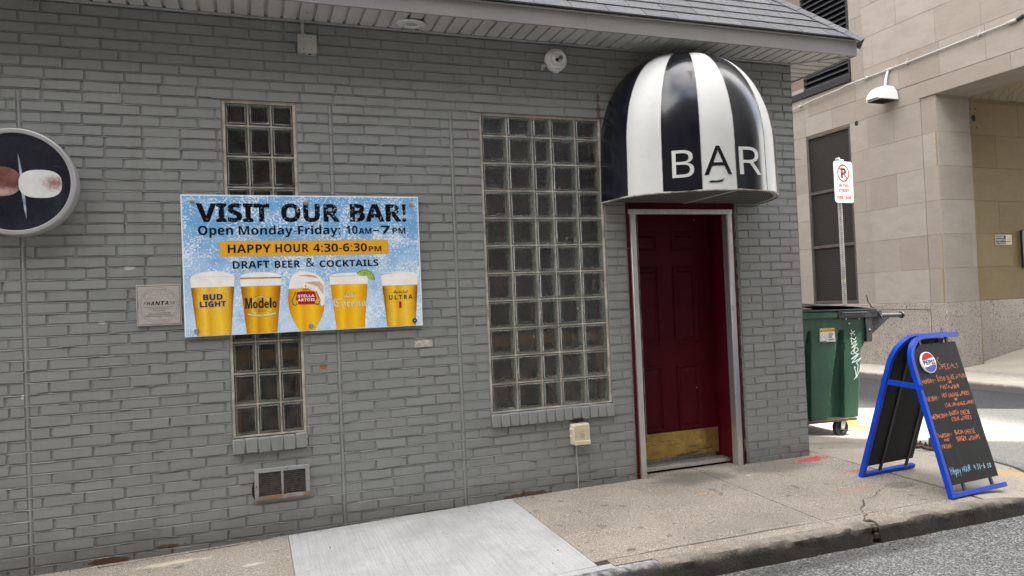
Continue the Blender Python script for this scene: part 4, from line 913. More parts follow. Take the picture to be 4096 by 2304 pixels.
# glass 4
g4 = glassprint([(.6435, 1.631), (.8925, 1.630), (.8616, BOT), (.675, BOT)], K['beer3']); g4['label'] = 'lager glass with a lime wedge on its rim'
sub(g4, 'foam_print', K['pfoam'], lambda b: b.flat(SF, [(.6435, 1.628), (.8925, 1.627), (.898, 1.684)] + arc(.769, 1.685, .128, .021, 2, 178) + [(.6404, 1.686)], T3))
sub(g4, 'rim_line', K['pblack'], lambda b: b.ribbon(SF, [(.6404, 1.686), (.70, 1.6835), (.83, 1.683), (.886, 1.684)], .0013, T4))
sub(g4, 'lime_print', K['pgreen'], lambda b: b.flat(SF, [(.823, 1.6935), (.84, 1.708), (.862, 1.716), (.885, 1.716), (.908, 1.706), (.926, 1.688), (.936, 1.664), (.936, 1.652), (.915, 1.658), (.893, 1.670), (.885, 1.682), (.86, 1.684)], T4))
sub(g4, 'lime_rind_print', K['pgreen2'], lambda b: b.ribbon(SF, [(.823, 1.697), (.84, 1.712), (.862, 1.7205), (.887, 1.7205), (.911, 1.710), (.930, 1.691), (.9395, 1.664), (.939, 1.650)], .006, T5))
def corona(b):
    b.text('\U0001d56e\U0001d594\U0001d597\U0001d594\U0001d593\U0001d586', SF, .659, .880, 1.472, 1.534, T4, fnt=MATHF, off=.004)
    for k in range(5): b.ribbon(SF, [(.735 + k * .0165, 1.545), (.7285 + k * .020, 1.560), (.7685 + (k - 2) * .012, 1.572)], .004, T4)
    b.flat(SF, [(.729, 1.541), (.808, 1.541), (.808, 1.546), (.729, 1.546)], T4); b.flat(SF, [(.732, 1.534), (.805, 1.534), (.805, 1.5375), (.732, 1.5375)], T4); b.disc(SF, .7685, 1.577, .004, .005, T4, 10); b.ribbon(SF, arc(.7685, 1.556, .042, .018, 0, 180), .0035, T4)
sub(g4, 'logo_print', K['pcream'], corona)
# glass 5
g5 = glassprint([(.992, 1.612), (1.239, 1.613), (1.2147, BOT), (1.0173, BOT)], K['beer1']); g5['label'] = 'lager glass at the right end of the row'
sub(g5, 'foam_print', K['pfoam'], lambda b: b.flat(SF, [(.992, 1.609), (1.239, 1.611), (1.2437, 1.68)] + arc(1.114, 1.682, .1297, .024, 4, 176) + [(.985, 1.688)], T3))
sub(g5, 'logo_print', K['pblack'], lambda b: [b.text('\U0001d4dc\U0001d4f2\U0001d4ec\U0001d4f1\U0001d4ee\U0001d4f5\U0001d4f8\U0001d4eb', SF, 1.062, 1.167, 1.5545, 1.5765, T4, fnt=MATHF), b.text('ULTRA', SF, 1.036, 1.200, 1.512, 1.543, T4, off=.001, space=1.25)])
sub(g5, 'ribbon_print', K['pred'], lambda b: b.flat(SF, [(1.1045, 1.497), (1.1213, 1.4975), (1.1213, 1.4496), (1.113, 1.4535), (1.1035, 1.4494)], T4))

# round light box ----------------------------------------------------------
lb = thing('round_light_box', 'round silver light box with two oval shapes on black', 'light box', (-1.131, -.002, 1.967))
LF = Fr((-1.131, 0, 2.281), (1, 0, 0), (0, 0, 1), (0, -1, 0))
mb = MB(); mb.lathe(LF, [(.314, .001), (.314, .098), (.312, .106), (.306, .110), (.288, .110), (.285, .107), (.285, .098)], 96); mb.build('case', mat('silver_paint', (.40, .40, .40), .38, metal=.35, var=.08, vs=6, dirt=((.25, .24, .23), 14, .6, .8, .5)), lb, angle=30, recalc=False)
mb = MB(); mb.disc(LF, 0, 0, .286, .286, .0995, 96); mb.build('face_panel', K['art'], lb)
def capsule(ca, cb, ra, rb, ex=2.6, n=48):
    sg_ = lambda v, p: math.copysign(abs(v) ** p, v); return [(ca + ra * sg_(math.cos(2 * math.pi * k / n), 2 / ex), cb + rb * sg_(math.sin(2 * math.pi * k / n), 2 / ex)) for k in range(n)]
W2 = Fr((0, 0, 0), (1, 0, 0), (0, 0, 1), (0, -1, 0))
mb = MB(); mb.flat(W2, capsule(-1.0035, 2.270, .1105, .083), .1015); mb.build('pale_oval', K['ovalw'], lb, smooth=False)
mb = MB(); mb.flat(W2, capsule(-1.215, 2.282, .112, .086), .1008); mb.build('brown_oval', K['ovalr'], lb, smooth=False)
mb = MB(); Q = [(-1.1135, 2.448), (-1.104, 2.40), (-1.092, 2.32), (-1.085, 2.22), (-1.079, 2.13), (-1.078, 2.06), (-1.088, 2.11), (-1.099, 2.20), (-1.106, 2.30), (-1.112, 2.40)]; mb.flat(W2, Q, .1003); mb.build('light_streak', mat('streak_print', (.34, .38, .45), .3, var=.35, vs=25), lb, smooth=False)
mb = MB()
for t in (-.05, -.9, -1.25, -1.9): mb.lathe(Fr(LF(.314 * math.cos(t), .314 * math.sin(t), .06), (math.sin(t), 0, -math.cos(t)), (0, -1, 0), (math.cos(t), 0, math.sin(t))), [(.005, 0), (.004, .003), (0, .003)], 8)
mb.each('screw', K['steel'], lb)

# plaque -------------------------------------------------------------------
pl = thing('metal_plaque', 'small square engraved metal plaque between the round light box and the beer sign', 'plaque', (-.404, 0, 1.406))
PFm = Fr((-.5305, -.012, 1.4065), (1, 0, 0), (0, 0, 1), (0, -1, 0)); S = .2543
mb = MB(); mb.fbox(PFm, 0, S, 0, S, -.010, 0, .0015); mb.build('plate', mat('brushed_plaque', (.46, .415, .385), .45, metal=.15, var=.1, vs=14, stretch=(1, 1, 14)), pl)
mb = MB(); e = .0004
for p, q in zip([(.007, .008), (S - .007, .008), (S - .007, S - .007), (.007, S - .007), (.007, .008)], [(S - .007, .008), (S - .007, S - .007), (.007, S - .007), (.007, .008)]): mb.ribbon(PFm, [p, q], .0022, e)
mb.ring(PFm, .127, .126, .1145, .1157, e, 60, .96); mb.ring(PFm, .127, .126, .1025, .1035, e, 60, .96)
for a, b in ((.062, .185), (.104, .207), (.153, .207), (.194, .184)): mb.ring(PFm, a, b, .0178, .0188, e, 30)
x = .041
for ch, wd, dw, of in zip('PHANTASM', (.011, .017, .021, .023, .021, .021, .012, .013), (0, .001, .002, .002, .002, .002, 0, 0), (0, .01, .02, .03, .035, .02, 0, 0)):
    mb.text(ch, PFm, x, x + wd, .129 - dw, .149 + dw, e, off=of, shear=.2); x += wd + .0052
for i, (st, a, b) in enumerate((('presented by the Pittsburgh Downtown Partnership', .045, .207), ('and funded by The Heinz Endowments', .067, .187), ('artist: Laurel Beckman', .093, .163), ('"Phantasm" illuminates Strawberry Way', .066, .19), ('with images that evoke the wonder of light in', .057, .199), ('multiple installations beginning in 2020 through', .053, .204), ('today', .119, .138))):
    z = .1115 - i * .0105 - (.005 if i > 2 else 0); mb.text(st, PFm, a, b, z, z + .0058, e, off=.01)
mb.build('engraving', K['pblack'], pl, smooth=False)

# vent grille --------------------------------------------------------------
vg = thing('vent_grille', 'rusty white louvred air vent low on the wall', 'vent', (.294, 0, .24))
VF = Fr((.121, -.020, .243), (1, 0, 0), (0, 0, 1), (0, -1, 0)); mb = MB(); VW, VH = .3455, .203; t = .026
def ventm():
    m = NM('vent_paint'); g = m.n('ShaderNodeSeparateXYZ'); m.l(m.tc.outputs['Object'], g.inputs[0])
    f = m.ramp(m.math('ADD', m.math('MULTIPLY', g.outputs[2], 3.0), m.noise(14, 5, .7)), .52, .70, True); c = m.mix(m.noise(8), (.25, .247, .237), (.33, .325, .31)); c = m.mix(m.math('MULTIPLY', f, .85), c, (.19, .11, .045)); c = m.mix(m.ramp(m.noise(30, 4, .7), .62, .70), c, (.14, .09, .05)); m.color(c); m.set(.55); return m.m
for a0, a1, b0, b1 in ((0, VW, VH - t, VH), (0, VW, 0, t), (0, t, t, VH - t), (VW - t, VW, t, VH - t), (VW / 2 - .007, VW / 2 + .007, t, VH - t)): mb.fbox(VF, a0, a1, b0, b1, -.016, 0, .0012)
mb.build('frame', ventm(), vg)
mb = MB(); nS = 12
for half in (0, 1):
    a0 = t if half == 0 else VW / 2 + .007; a1 = VW / 2 - .007 if half == 0 else VW - t
    for k in range(nS):
        b = t + (VH - 2 * t) * (k + .5) / nS; mb.add([VF(a0, b + .0045, -.012), VF(a1, b + .0045, -.012), VF(a1, b - .0045, -.0015), VF(a0, b - .0045, -.0015), VF(a0, b + .003, -.0125), VF(a1, b + .003, -.0125), VF(a1, b - .006, -.002), VF(a0, b - .006, -.002)], [(3, 2, 1, 0), (4, 5, 6, 7), (2, 3, 7, 6)])
mb.build('louvre', mat('rusty_slats', (.055, .040, .031), .6, var=.4, vs=30), vg, smooth=False)
mb = MB(); mb.fbox(VF, .01, VW - .01, .01, VH - .01, -.0185, -.0165); mb.flat(VF, [(-.014, .03), (.002, .0), (.002, .15), (-.006, .12), (-.017, .085)], -.0165); mb.build('duct_opening', K['dark'], vg, smooth=False)
mb = MB(); mb.lathe(Fr(VF(.276, .121, -.001), (1, 0, 0), (0, 0, 1), (0, -1, 0)), [(.008, 0), (.007, .003), (.004, .003), (.003, .007), (0, .007)], 14); mb.build('screw', K['rust'], vg); mb = MB(); mb.lathe(Fr(VF(.012, .093, 0), (1, 0, 0), (0, 0, 1), (0, -1, 0)), [(.005, 0), (.003, .003), (0, .003)], 10); mb.build('screw', K['rust'], vg)

# electrical box, security camera, cover plate, outlet -----------------------
jb = thing('junction_box', 'square grey metal junction box high on the wall under the soffit', 'electrical box', (.547, 0, 3.183))
mb = MB(); mb.box((.490, -.058, 3.182), (.608, 0, 3.300), .002); mb.box((.4875, -.062, 3.186), (.6095, -.0585, 3.304), .001); mb.build('box', K['greybox'], jb)
mb = MB(); mb.box((.515, -.022, 3.30), (.535, 0, 3.405), .002); mb.build('conduit_stub', K['greybox'], jb)
mb = MB()
for x in (.523, .573):
    for z in (3.206, 3.284): mb.lathe(Fr((x, -.0622, z), (1, 0, 0), (0, 0, 1), (0, -1, 0)), [(.0035, 0), (0, .0004)], 8)
for x in (.525, .565): mb.lathe(Fr((x, -.03, 3.1815), (1, 0, 0), (0, 1, 0), (0, 0, -1)), [(.011, 0), (.009, .001), (0, .001)], 14)
mb.each('knockout', K['dark'], jb)
sc_ = thing('security_camera', 'white dome security camera high on the wall under the soffit beside the awning', 'security camera', (2.37, 0, 3.19))
CF = Fr((2.372, 0, 3.278), (1, 0, 0), (0, 0, 1), (0, -1, 0))
mb = MB(); mb.lathe(CF, [(.086, 0), (.086, .032), (.082, .036), (.078, .040), (.076, .055), (.064, .066), (.056, .066)], 40); mb.box((2.352, -.03, 3.182), (2.392, -.004, 3.20), .004); mb.build('housing', K['white'], sc_, angle=30)
d = Vector((-.28, -.9, -.36)).normalized(); u = d.cross(Vector((0, 0, 1))).normalized(); v = u.cross(d)
BF = Fr(CF(.004, .004, .062), u, v, d)
mb = MB(); mb.lathe(BF, [(.058 * math.cos(a * math.pi / 20), .058 * math.sin(a * math.pi / 20)) for a in range(-4, 8)] + [(.030, .050), (.028, .046)], 36); mb.build('ball', K['white'], sc_)
mb = MB(); mb.lathe(BF, [(.033, .049), (.032, .051), (0, .0515)], 30); mb.build('face', mat('grey_face', (.45, .44, .43), .3, var=0), sc_)
mb = MB(); mb.disc(BF, .014, -.008, .013, .013, .0524, 20); mb.ring(BF, -.012, .006, .009, .015, .0524, 24); mb.disc(BF, -.012, .006, .006, .006, .0532, 16); mb.disc(BF, .006, -.022, .003, .003, .0526, 12); mb.build('lens', K['lens'], sc_)
mb = MB(); mb.tube([(2.285, -.012, 3.225), (2.275, -.02, 3.24), (2.265, -.014, 3.235), (2.262, -.008, 3.20)], .012, 8); mb.build('cable_gland', K['greybox'], sc_)
cp = MB(); cp.box((2.803, -.006, 3.196), (2.920, .0, 3.315), .0015)
for x in (2.816, 2.908):
    for z in (3.21, 3.255, 3.30): cp.lathe(Fr((x, -.006, z), (1, 0, 0), (0, 0, 1), (0, -1, 0)), [(.004, 0), (.003, .002), (0, .002)], 8)
tag(cp.build('cover_plate', K['brick']), 'square grey painted blank plate screwed beside the top of the awning', 'cover plate')
ol = thing('outdoor_outlet', 'cream weatherproof outlet cover on the wall beneath the wide glass block window', 'outlet', (2.437, 0, .37))
OF = Fr((2.437, 0, .449), (1, 0, 0), (0, 0, 1), (0, -1, 0)); mb = MB()
prof = [(.072, .078, .0), (.072, .078, .038), (.066, .072, .056), (.062, .068, .060)]
def rrect(a, b, r=.012): return [p for cx, cy, d0 in ((a - r, b - r, 0), (-a + r, b - r, 90), (-a + r, -b + r, 180), (a - r, -b + r, 270)) for p in arc(cx, cy, r, r, d0, d0 + 90, 4)]
V = []; F = []
for a, b, c in prof: V += [OF(p, q, c) for p, q in rrect(a, b)]
n = len(rrect(.07, .07))
for i in range(len(prof) - 1): F += [(i * n + k, i * n + (k + 1) % n, (i + 1) * n + (k + 1) % n, (i + 1) * n + k) for k in range(n)]
F.append(tuple((len(prof) - 1) * n + k for k in range(n))); mb.add(V, F)
mb.fbox(OF, -.060, .066, -.078, -.046, .05, .068, .003)
mb.build('cover', K['cream'], ol, angle=30)
mb = MB()
for z in (.045, .028, .008, -.006):
    for s_ in ((-.055, .055),) if z > .02 else ((-.055, -.024), (.03, .055)): mb.tube([OF(s_[0] + (s_[1] - s_[0]) * k / 10, z + .003 * math.sin(k * .7), .0605) for k in range(11)], .0018, 6)
mb.ring(OF, .003, -.010, .020, .026, .063, 24); mb.build('ribs', K['cream'], ol)
mb = MB(); mb.disc(OF, .003, -.010, .020, .020, .0612, 20); mb.build('thumb_recess', mat('cream_shadow', (.42, .36, .24), .5, var=.05), ol)
mb = MB()
for z, r in ((.04, .011), (-.012, .006)): mb.lathe(Fr(OF(-.072, z, .03), (0, 1, 0), (0, 0, 1), (-1, 0, 0)), [(r, 0), (r, .008), (r * .7, .014), (0, .016)], 14)
mb.each('hinge_knob', K['cream'], ol)
mb = MB(); P = [(2.40, -.03, .37), (2.425, -.035, .355), (2.455, -.035, .352), (2.475, -.03, .365), (2.478, -.028, .385)]; mb.tube(P, .0022, 6)
mb.tube([(2.412, -.02, .372), (2.411, -.006, .34), (2.412, -.005, .2), (2.416, -.005, .12), (2.413, -.006, .06), (2.412, -.004, .03)], .0028, 6); mb.build('wire', K['greybox'], ol)
bp_ = MB(); bp_.face([(1.2055, -.0035, 1.170), (1.27, -.0036, 1.172), (1.334, -.0035, 1.171), (1.337, -.0035, 1.195), (1.334, -.0035, 1.2165), (1.26, -.0036, 1.219), (1.206, -.0035, 1.216), (1.209, -.0035, 1.19)])
bp_.build('bare_brick_patch', mat('unpainted_patch', (.52, .47, .33), .8, var=.25, vs=30, dirt=((.30, .29, .27), 25, .5, .62, .8)), bar, smooth=False)
# soffit lamp
lp = thing('recessed_soffit_light', 'round white recessed light in the soffit', 'ceiling light', (1.245, -.135, SOF))
d = Vector((-.05, .12, -1)).normalized(); LFm = Fr((1.245, -.135, SOF + .006), (1, 0, -.05), d.cross(Vector((1, 0, -.05))).normalized(), d)
mb = MB(); mb.lathe(LFm, [(.099, .006), (.100, .014), (.096, .019), (.060, .022), (.054, .020), (.050, .010)], 40); mb.build('trim_ring', K['white'], lp)
mb = MB(); mb.lathe(LFm, [(.052, .010), (.045, .013), (0, .014)], 32); mb.build('lamp_lens', mat('frosted_lens', (.42, .42, .41), .3, var=.1), lp)

# ================================================================== DUMPSTER
dm = thing('wheeled_dumpster', 'green plastic wheeled dumpster with black lid behind the building corner', 'dumpster', (5.2, .8, -.02))
YF, YK, XL, XR = .80, 1.52, 4.66, 5.955
tilt = rad(1.1)
def dd(x, y, z):   # the dumpster stands on ground that falls slightly to the street
    dx, dz = x - 5.6, z; return Vector((5.6 + dx * math.cos(tilt) + dz * math.sin(tilt), y, dz * math.cos(tilt) - dx * math.sin(tilt) - .008))
def body_x(z, side): t = (z - .16) / 1.02; return (XR + .055 * t + (.06 * ss((z - .86) / .05)) if side > 0 else XL - .055 * t)
mb = MB(); NX, NZ = 120, 24
CH = [(4.78, 4.93), (5.15, 5.345), (5.545, 5.76)]
def front(u, v):
    z = .16 + 1.02 * v; x = body_x(z, -1) + (body_x(z, 1) - body_x(z, -1)) * u; y = YF - .035 * v; dep = 0
    for a, b in CH:
        t = ss((1.06 - z) / .05); wa, wb = a + .145 * (z - .18) / .87, b + .0 * z
        dep = max(dep, ss((x - wa) / .012) * ss((wb - x) / .03) * t)
    rc = .03; e = min(x - body_x(z, -1), body_x(z, 1) - x); rr = (rc - math.sqrt(max(0, rc * rc - (rc - e) ** 2))) if e < rc else 0
    return dd(x, y + .055 * dep + rr, z)
mb.grid(front, NX, NZ)
P0 = lambda u, v: dd(body_x(.16 + 1.02 * v, 1), YF - .035 * v + .03 + (YK - YF) * u, .16 + 1.02 * v)
mb.grid(P0, 4, NZ); mb.grid(lambda u, v: dd(body_x(.16 + 1.02 * v, -1), YF - .035 * v + .03 + (YK - YF) * (1 - u), .16 + 1.02 * v), 4, NZ); mb.grid(lambda u, v: dd(body_x(.16 + 1.02 * v, 1) * (1 - u) + body_x(.16 + 1.02 * v, -1) * u, YK + .03, .16 + 1.02 * v), 4, NZ)
mb.face([dd(XL, YF, .165), dd(XL, YK, .165), dd(XR, YK, .165), dd(XR, YF, .165)])
mb.build('body', K['green'], dm, angle=30)
DFr = Fr(dd(0, YF - .004, 0), dd(1, 0, 0) - dd(0, 0, 0), dd(0, 0, 1) - dd(0, 0, 0), (0, -1, 0))
def dbox(b, x0, x1, z0, z1, c0, c1, bev=.004): b.fbox(DFr, x0, x1, z0, z1, c0, c1, bev)
mb = MB(); dbox(mb, 4.60, 5.67, 1.172, 1.243, -.70, .055, .012); mb.build('lip', K['green'], dm)
mb = MB(); dbox(mb, 5.668, 6.10, 1.168, 1.247, -.70, .058, .006); dbox(mb, 6.10, 6.245, 1.172, 1.240, -.70, .05, .004)
mb.add([DFr(6.105, 1.172, .03), DFr(6.38, 1.168, .03), DFr(6.105, .985, .03), DFr(6.105, 1.172, .012), DFr(6.38, 1.168, .012), DFr(6.105, .985, .012)], [(0, 2, 1), (3, 4, 5), (1, 2, 5, 4), (0, 1, 4, 3), (2, 0, 3, 5)])
dbox(mb, 6.028, 6.11, .92, 1.168, .01, .050, .006); mb.build('lift_pocket', K['blackplastic'], dm)
mb = MB(); mb.tube([DFr(5.70, 1.222, .072), DFr(6.02, 1.224, .072)], .008, 8); mb.tube([DFr(5.705, 1.222, .05), DFr(5.705, 1.222, .075)], .009, 8); mb.tube([DFr(6.015, 1.222, .05), DFr(6.015, 1.222, .075)], .009, 8); mb.build('grab_bar', K['blackplastic'], dm)
mb = MB(); mb.tube([DFr(6.20, 1.185, .0), DFr(6.565, 1.182, .0)], .023, 16); mb.lathe(Fr(DFr(6.555, 1.182, 0), (0, 1, 0), (0, 0, 1), (1, 0, 0)), [(.036, 0), (.037, .012), (.030, .018), (0, .018)], 20); mb.build('trunnion_bar', K['blackplastic'], dm)
mb = MB()   # lid: low crowned double skin
def lid(u, v):
    x = 4.58 + 1.60 * u; h = 1.250 + .075 * (1 - abs(2 * max(0, min(1, (x - 4.6) / 1.56)) - 1) ** 2.4) * (.35 + .65 * math.sin(math.pi * min(1, .08 + v * .9)) ** .5); return DFr(x, h, .06 - .80 * v)
mb.grid(lid, 40, 14, flip=True); mb.fbox(DFr, 4.58, 6.18, 1.2445, 1.259, -.74, .062, .004)
for x in (4.95, 5.4, 5.8): mb.grid(lambda u, v: lid((x - 4.58) / 1.6 + (u - .5) * .05, .03 + v * .92) + Vector((0, 0, .008)), 4, 14, flip=True)
mb.build('lid', K['blackplastic'], dm)
mb = MB(); dbox(mb, 4.64, 5.90, .130, .158, -.70, .018, .003); mb.build('base_frame', K['rust'], dm)
for x in (4.80, 5.715):
    for yb in (-.05, -.62):
        w_ = Fr(DFr(x + (.03 if yb < -.5 else 0), .066, yb + .03), (1, 0, 0), (0, 0, 1), (0, -1, 0)); mb = MB(); mb.lathe(w_, [(.062, -.024), (.083, -.022), (.091, -.012), (.091, .012), (.083, .022), (.052, .024), (.044, .016), (.02, .016), (.018, .026), (0, .026)], 28)
        wo = mb.build('caster_wheel', K['rubber'], dm, angle=30)
        mb = MB(); mb.prism(w_, [(-.022, -.018), (.022, -.018), (.034, .03), (.040, .078), (-.005, .078), (-.018, .03)], .027, .033); mb.prism(w_, [(-.022, -.018), (.022, -.018), (.034, .03), (.040, .078), (-.005, .078), (-.018, .03)], -.033, -.027); mb.lathe(Fr(w_(0, 0, .033), w_.u, w_.v, w_.n), [(.012, 0), (.010, .006), (0, .006)], 8); mb.build('fork', K['galv'], wo)
mb = MB(); LB = Fr(DFr(0, 0, .030), DFr.u, DFr.v, DFr.n); mb.fbox(LB, 5.448, 5.642, .938, 1.074, -.01, .0025); lab = mb.build('caution_label', K['signwhite'], dm, smooth=False)
mb = MB(); mb.flat(LB, [(5.451, 1.036), (5.639, 1.036), (5.639, 1.071), (5.451, 1.071)], .0032); mb.build('yellow_band', K['gold2'], lab, smooth=False)
mb = MB(); mb.text('CAUTION', LB, 5.485, 5.632, 1.042, 1.065, .004, off=.02); mb.flat(LB, [(5.457, 1.042), (5.478, 1.042), (5.4675, 1.064)], .004); mb.ring(LB, 5.498, .988, .036, .0385, .004, 30, 1); mb.ribbon(LB, [(5.47, 1.012), (5.525, .962)], .003, .004)
mb.ribbon(LB, [(5.48, .985), (5.51, .985), (5.515, 1.0), (5.505, 1.01), (5.5, .995)], .003, .004); mb.ribbon(LB, [(5.543, .945), (5.543, 1.034)], .0015, .004)
for k, z in enumerate((1.026, 1.014, 1.003, .992, .981, .966, .957)): mb.ribbon(LB, [(5.552, z), (5.552 + (.06, .075, .058, .05, .056, .078, .078)[k], z)], .005, .004)
mb.ribbon(LB, [(5.455, .944), (5.53, .944)], .004, .004)
for p, q in (((5.451, .941), (5.639, .941)), ((5.639, .941), (5.639, 1.071)), ((5.639, 1.071), (5.451, 1.071)), ((5.451, 1.071), (5.451, .941))): mb.ribbon(LB, [p, q], .0018, .0042)
mb.build('label_print', K['pblack'], lab, smooth=False)
mb = MB(); GR = [[(5.85, 1.05), (5.861, 1.025), (5.88, 1.008), (5.894, .999), (5.887, .992)], [(5.894, 1.036), (5.875, 1.025), (5.861, 1.013), (5.852, .998), (5.849, .984)], [(5.832, 1.013), (5.861, 1.013)],
      [(5.912, .975), (5.894, .949), (5.873, .955), (5.842, .967), (5.853, .939), (5.856, .9), (5.873, .918), (5.915, .936), (5.885, .898), (5.851, .863), (5.903, .892), (5.924, .906), (5.895, .873), (5.881, .849), (5.848, .822), (5.847, .807), (5.872, .803), (5.885, .814)],
      [(5.901, .863), (5.881, .844), (5.886, .819), (5.911, .82), (5.938, .841), (5.926, .861), (5.904, .862), (5.887, .844), (5.892, .814), (5.922, .8), (5.954, .8)], [(5.954, .8), (5.909, .788), (5.847, .753), (5.876, .761), (5.934, .792), (5.894, .75), (5.854, .713), (5.905, .729), (5.973, .759), (5.936, .727), (5.91, .707)],
      [(5.91, .707), (5.934, .688), (5.928, .649), (5.91, .559), (5.934, .599), (5.976, .675)], [(5.904, .665), (5.885, .669), (5.899, .631), (5.905, .591), (5.907, .572), (5.88, .542)]]
for q in GR:
    V = [Vector(p) for p in q]; sm = []
    for i in range(len(V) - 1):
        a, b, c, d_ = V[max(i - 1, 0)], V[i], V[i + 1], V[min(i + 2, len(V) - 1)]
        for t in (0, .25, .5, .75): sm.append(.5 * (2 * b + (c - a) * t + (2 * a - 5 * b + 4 * c - d_) * t * t + (3 * b - a - 3 * c + d_) * t ** 3))
    sm.append(V[-1]); zz = lambda p: .032 * p.y
    for p, q2 in zip(sm, sm[1:]):
        t = (q2 - p); 
        if t.length < 1e-6: continue
        t = t.normalized(); nn = Vector((-t.y, t.x)) * .0036; e = t * .001
        mb.face([DFr(a.x, a.y, .035 * (a.y - .16) / 1.02 + .002) for a in (p - nn - e, q2 - nn + e, q2 + nn + e, p + nn - e)])
mb.build('graffiti_tag', K['paintwhite'], dm, smooth=False)
mb = MB(); mb.tube([DFr(6.12, 1.40, -.02), DFr(6.14, 1.33, -.02), DFr(6.165, 1.275, 0), DFr(6.20, 1.21, .06), DFr(6.235, 1.17, .062)], .006, 6); mb.tube([DFr(6.20, 1.20, .06), DFr(6.23, 1.15, .065), DFr(6.26, 1.15, .06), DFr(6.25, 1.18, .06)], .008, 6); mb.build('tie_cable', K['black'], dm)
mb = MB()
for x, z in ((5.78, 1.16), (5.82, 1.115), (5.95, 1.16), (6.07, 1.045)): mb.lathe(Fr(DFr(x, z, .036 if x < 6 else .05), DFr.u, DFr.v, DFr.n), [(.010, 0), (.008, .006), (0, .007)], 10)
mb.each('bolt', K['steel'], dm)

# ================================================================== NO PARKING SIGN
PX, PY = 6.68, 1.66
ps = thing('no_parking_sign', 'white and red no parking fire lane sign on a perforated steel post', 'traffic sign', (PX, PY, -.04))
mb = MB(); a = .0225; hdg = rad(48)
PFp = Fr((PX, PY, 0), (math.cos(hdg), math.sin(hdg), 0), (0, 0, 1)); mb.fbox(PFp, -a, a, -.06, 2.99, -a, a, .002); mb.build('post', K['galv'], ps)
mb = MB()
for k in range(112):
    z = .05 + k * .0255
    for f in (PFp, Fr((PX, PY, 0), (-math.sin(hdg), math.cos(hdg), 0), (0, 0, 1))):
        for s_ in (-1, 1): mb.disc(f, 0, z, .0055, .0055, s_ * (a + .0006), 8)
mb.build('holes', K['dark'], ps, smooth=False)
SW, SH = .325, .485; sdn = rad(-1); su = Vector((math.cos(rad(8)), math.sin(rad(8)), 0)); NF = Fr(Vector((PX + .03, PY, 2.462)) + Vector((.145, -.992, 0)) * .037, su, (0, 0, 1))
rr = lambda a, b, r: [(p + SW / 2 * 0, q) for p, q in rrect(a, b, r)]
mb = MB(); ctr = Fr(NF(0, SH / 2, 0), NF.u, NF.v, NF.n); mb.prism(ctr, rrect(SW / 2, SH / 2, .035), 0, .003); plate = mb.build('sign_plate', K['signwhite'], ps, smooth=False)
mb = MB(); bo = rrect(SW / 2 - .012, SH / 2 - .012, .028); bi = rrect(SW / 2 - .017, SH / 2 - .017, .024)
for k in range(len(bo)): mb.face([ctr(*bo[k], .0036), ctr(*bo[(k + 1) % len(bo)], .0036), ctr(*bi[(k + 1) % len(bo)], .0036), ctr(*bi[k], .0036)])
mb.ring(ctr, 0, .105, .086, .104, .0042, 48); mb.ribbon(ctr, [(-.066, .168), (.066, .042)], .019, .0042); mb.text('IN THIS', ctr, -.085, .085, -.062, -.024, .0036, off=.06); mb.text('STREET', ctr, -.092, .092, -.120, -.082, .0036, off=.06); mb.text('FIRE LANE', ctr, -.125, .125, -.202, -.162, .0036, off=.06); mb.ribbon(ctr, [(-.148, -.140), (.148, -.140)], .005, .0036)
mb.build('red_print', K['signred'], plate, smooth=False)
mb = MB(); mb.text('P', ctr, -.040, .050, .045, .165, .0036, off=.04); mb.build('black_letter', K['pblack'], plate, smooth=False)
mb = MB()
for z in (.222, -.20): mb.lathe(Fr(ctr(0, z, .003), ctr.u, ctr.v, ctr.n), [(.009, 0), (.008, .006), (0, .006)], 8)
mb.fbox(ctr, -.028, .028, SH / 2 - .01, SH / 2 + .025, -.02, -.001, .002); mb.build('bolt', K['steel'], plate)
mb = MB(); 
for s_ in range(4):
    f = Fr((PX, PY, 0), (math.cos(hdg + s_ * math.pi / 2), math.sin(hdg + s_ * math.pi / 2), 0), (0, 0, 1)); mb.flat(f, [(-a - .001, 1.535), (a + .001, 1.535), (a + .001, 1.555), (-a - .001, 1.555)], a + .0015)
mb.flat(PFp, [(a, 1.535), (a + .03, 1.50), (a + .026, 1.52)], a + .002); mb.build('tape', mat('masking_tape', (.60, .54, .34), .7, var=.1), ps, smooth=False)
# cut off post bases with bolted flanges
for i, (x, y, lbl) in enumerate(((6.02, -.02, 'rusty bolted iron base of a removed post, the nearer one behind the sandwich board'), (5.93, .18, 'rusty bolted iron base of a removed post, the farther one towards the dumpster'))):
    z = zg(x, y); t = thing('post_base', lbl, 'post base', (x, y, z), 'post bases on the corner'); f = Fr((x, y, z + .002), (1, 0, 0), (0, 1, 0)); mb = MB(); mb.lathe(f, [(.115, 0), (.115, .022), (.108, .026), (.062, .026), (.058, .10), (.050, .10), (.05, .05)], 28); mb.build('flange', K['rust'], t, angle=30)
    for k in range(4):
        b = MB(); b.lathe(Fr(f(.086 * math.cos(k * 1.57 + .5), .086 * math.sin(k * 1.57 + .5), .026), (1, 0, 0), (0, 1, 0)), [(.016, 0), (.016, .014), (.008, .014), (.008, .032), (0, .032)], 6); b.build('bolt', K['rust'], t)

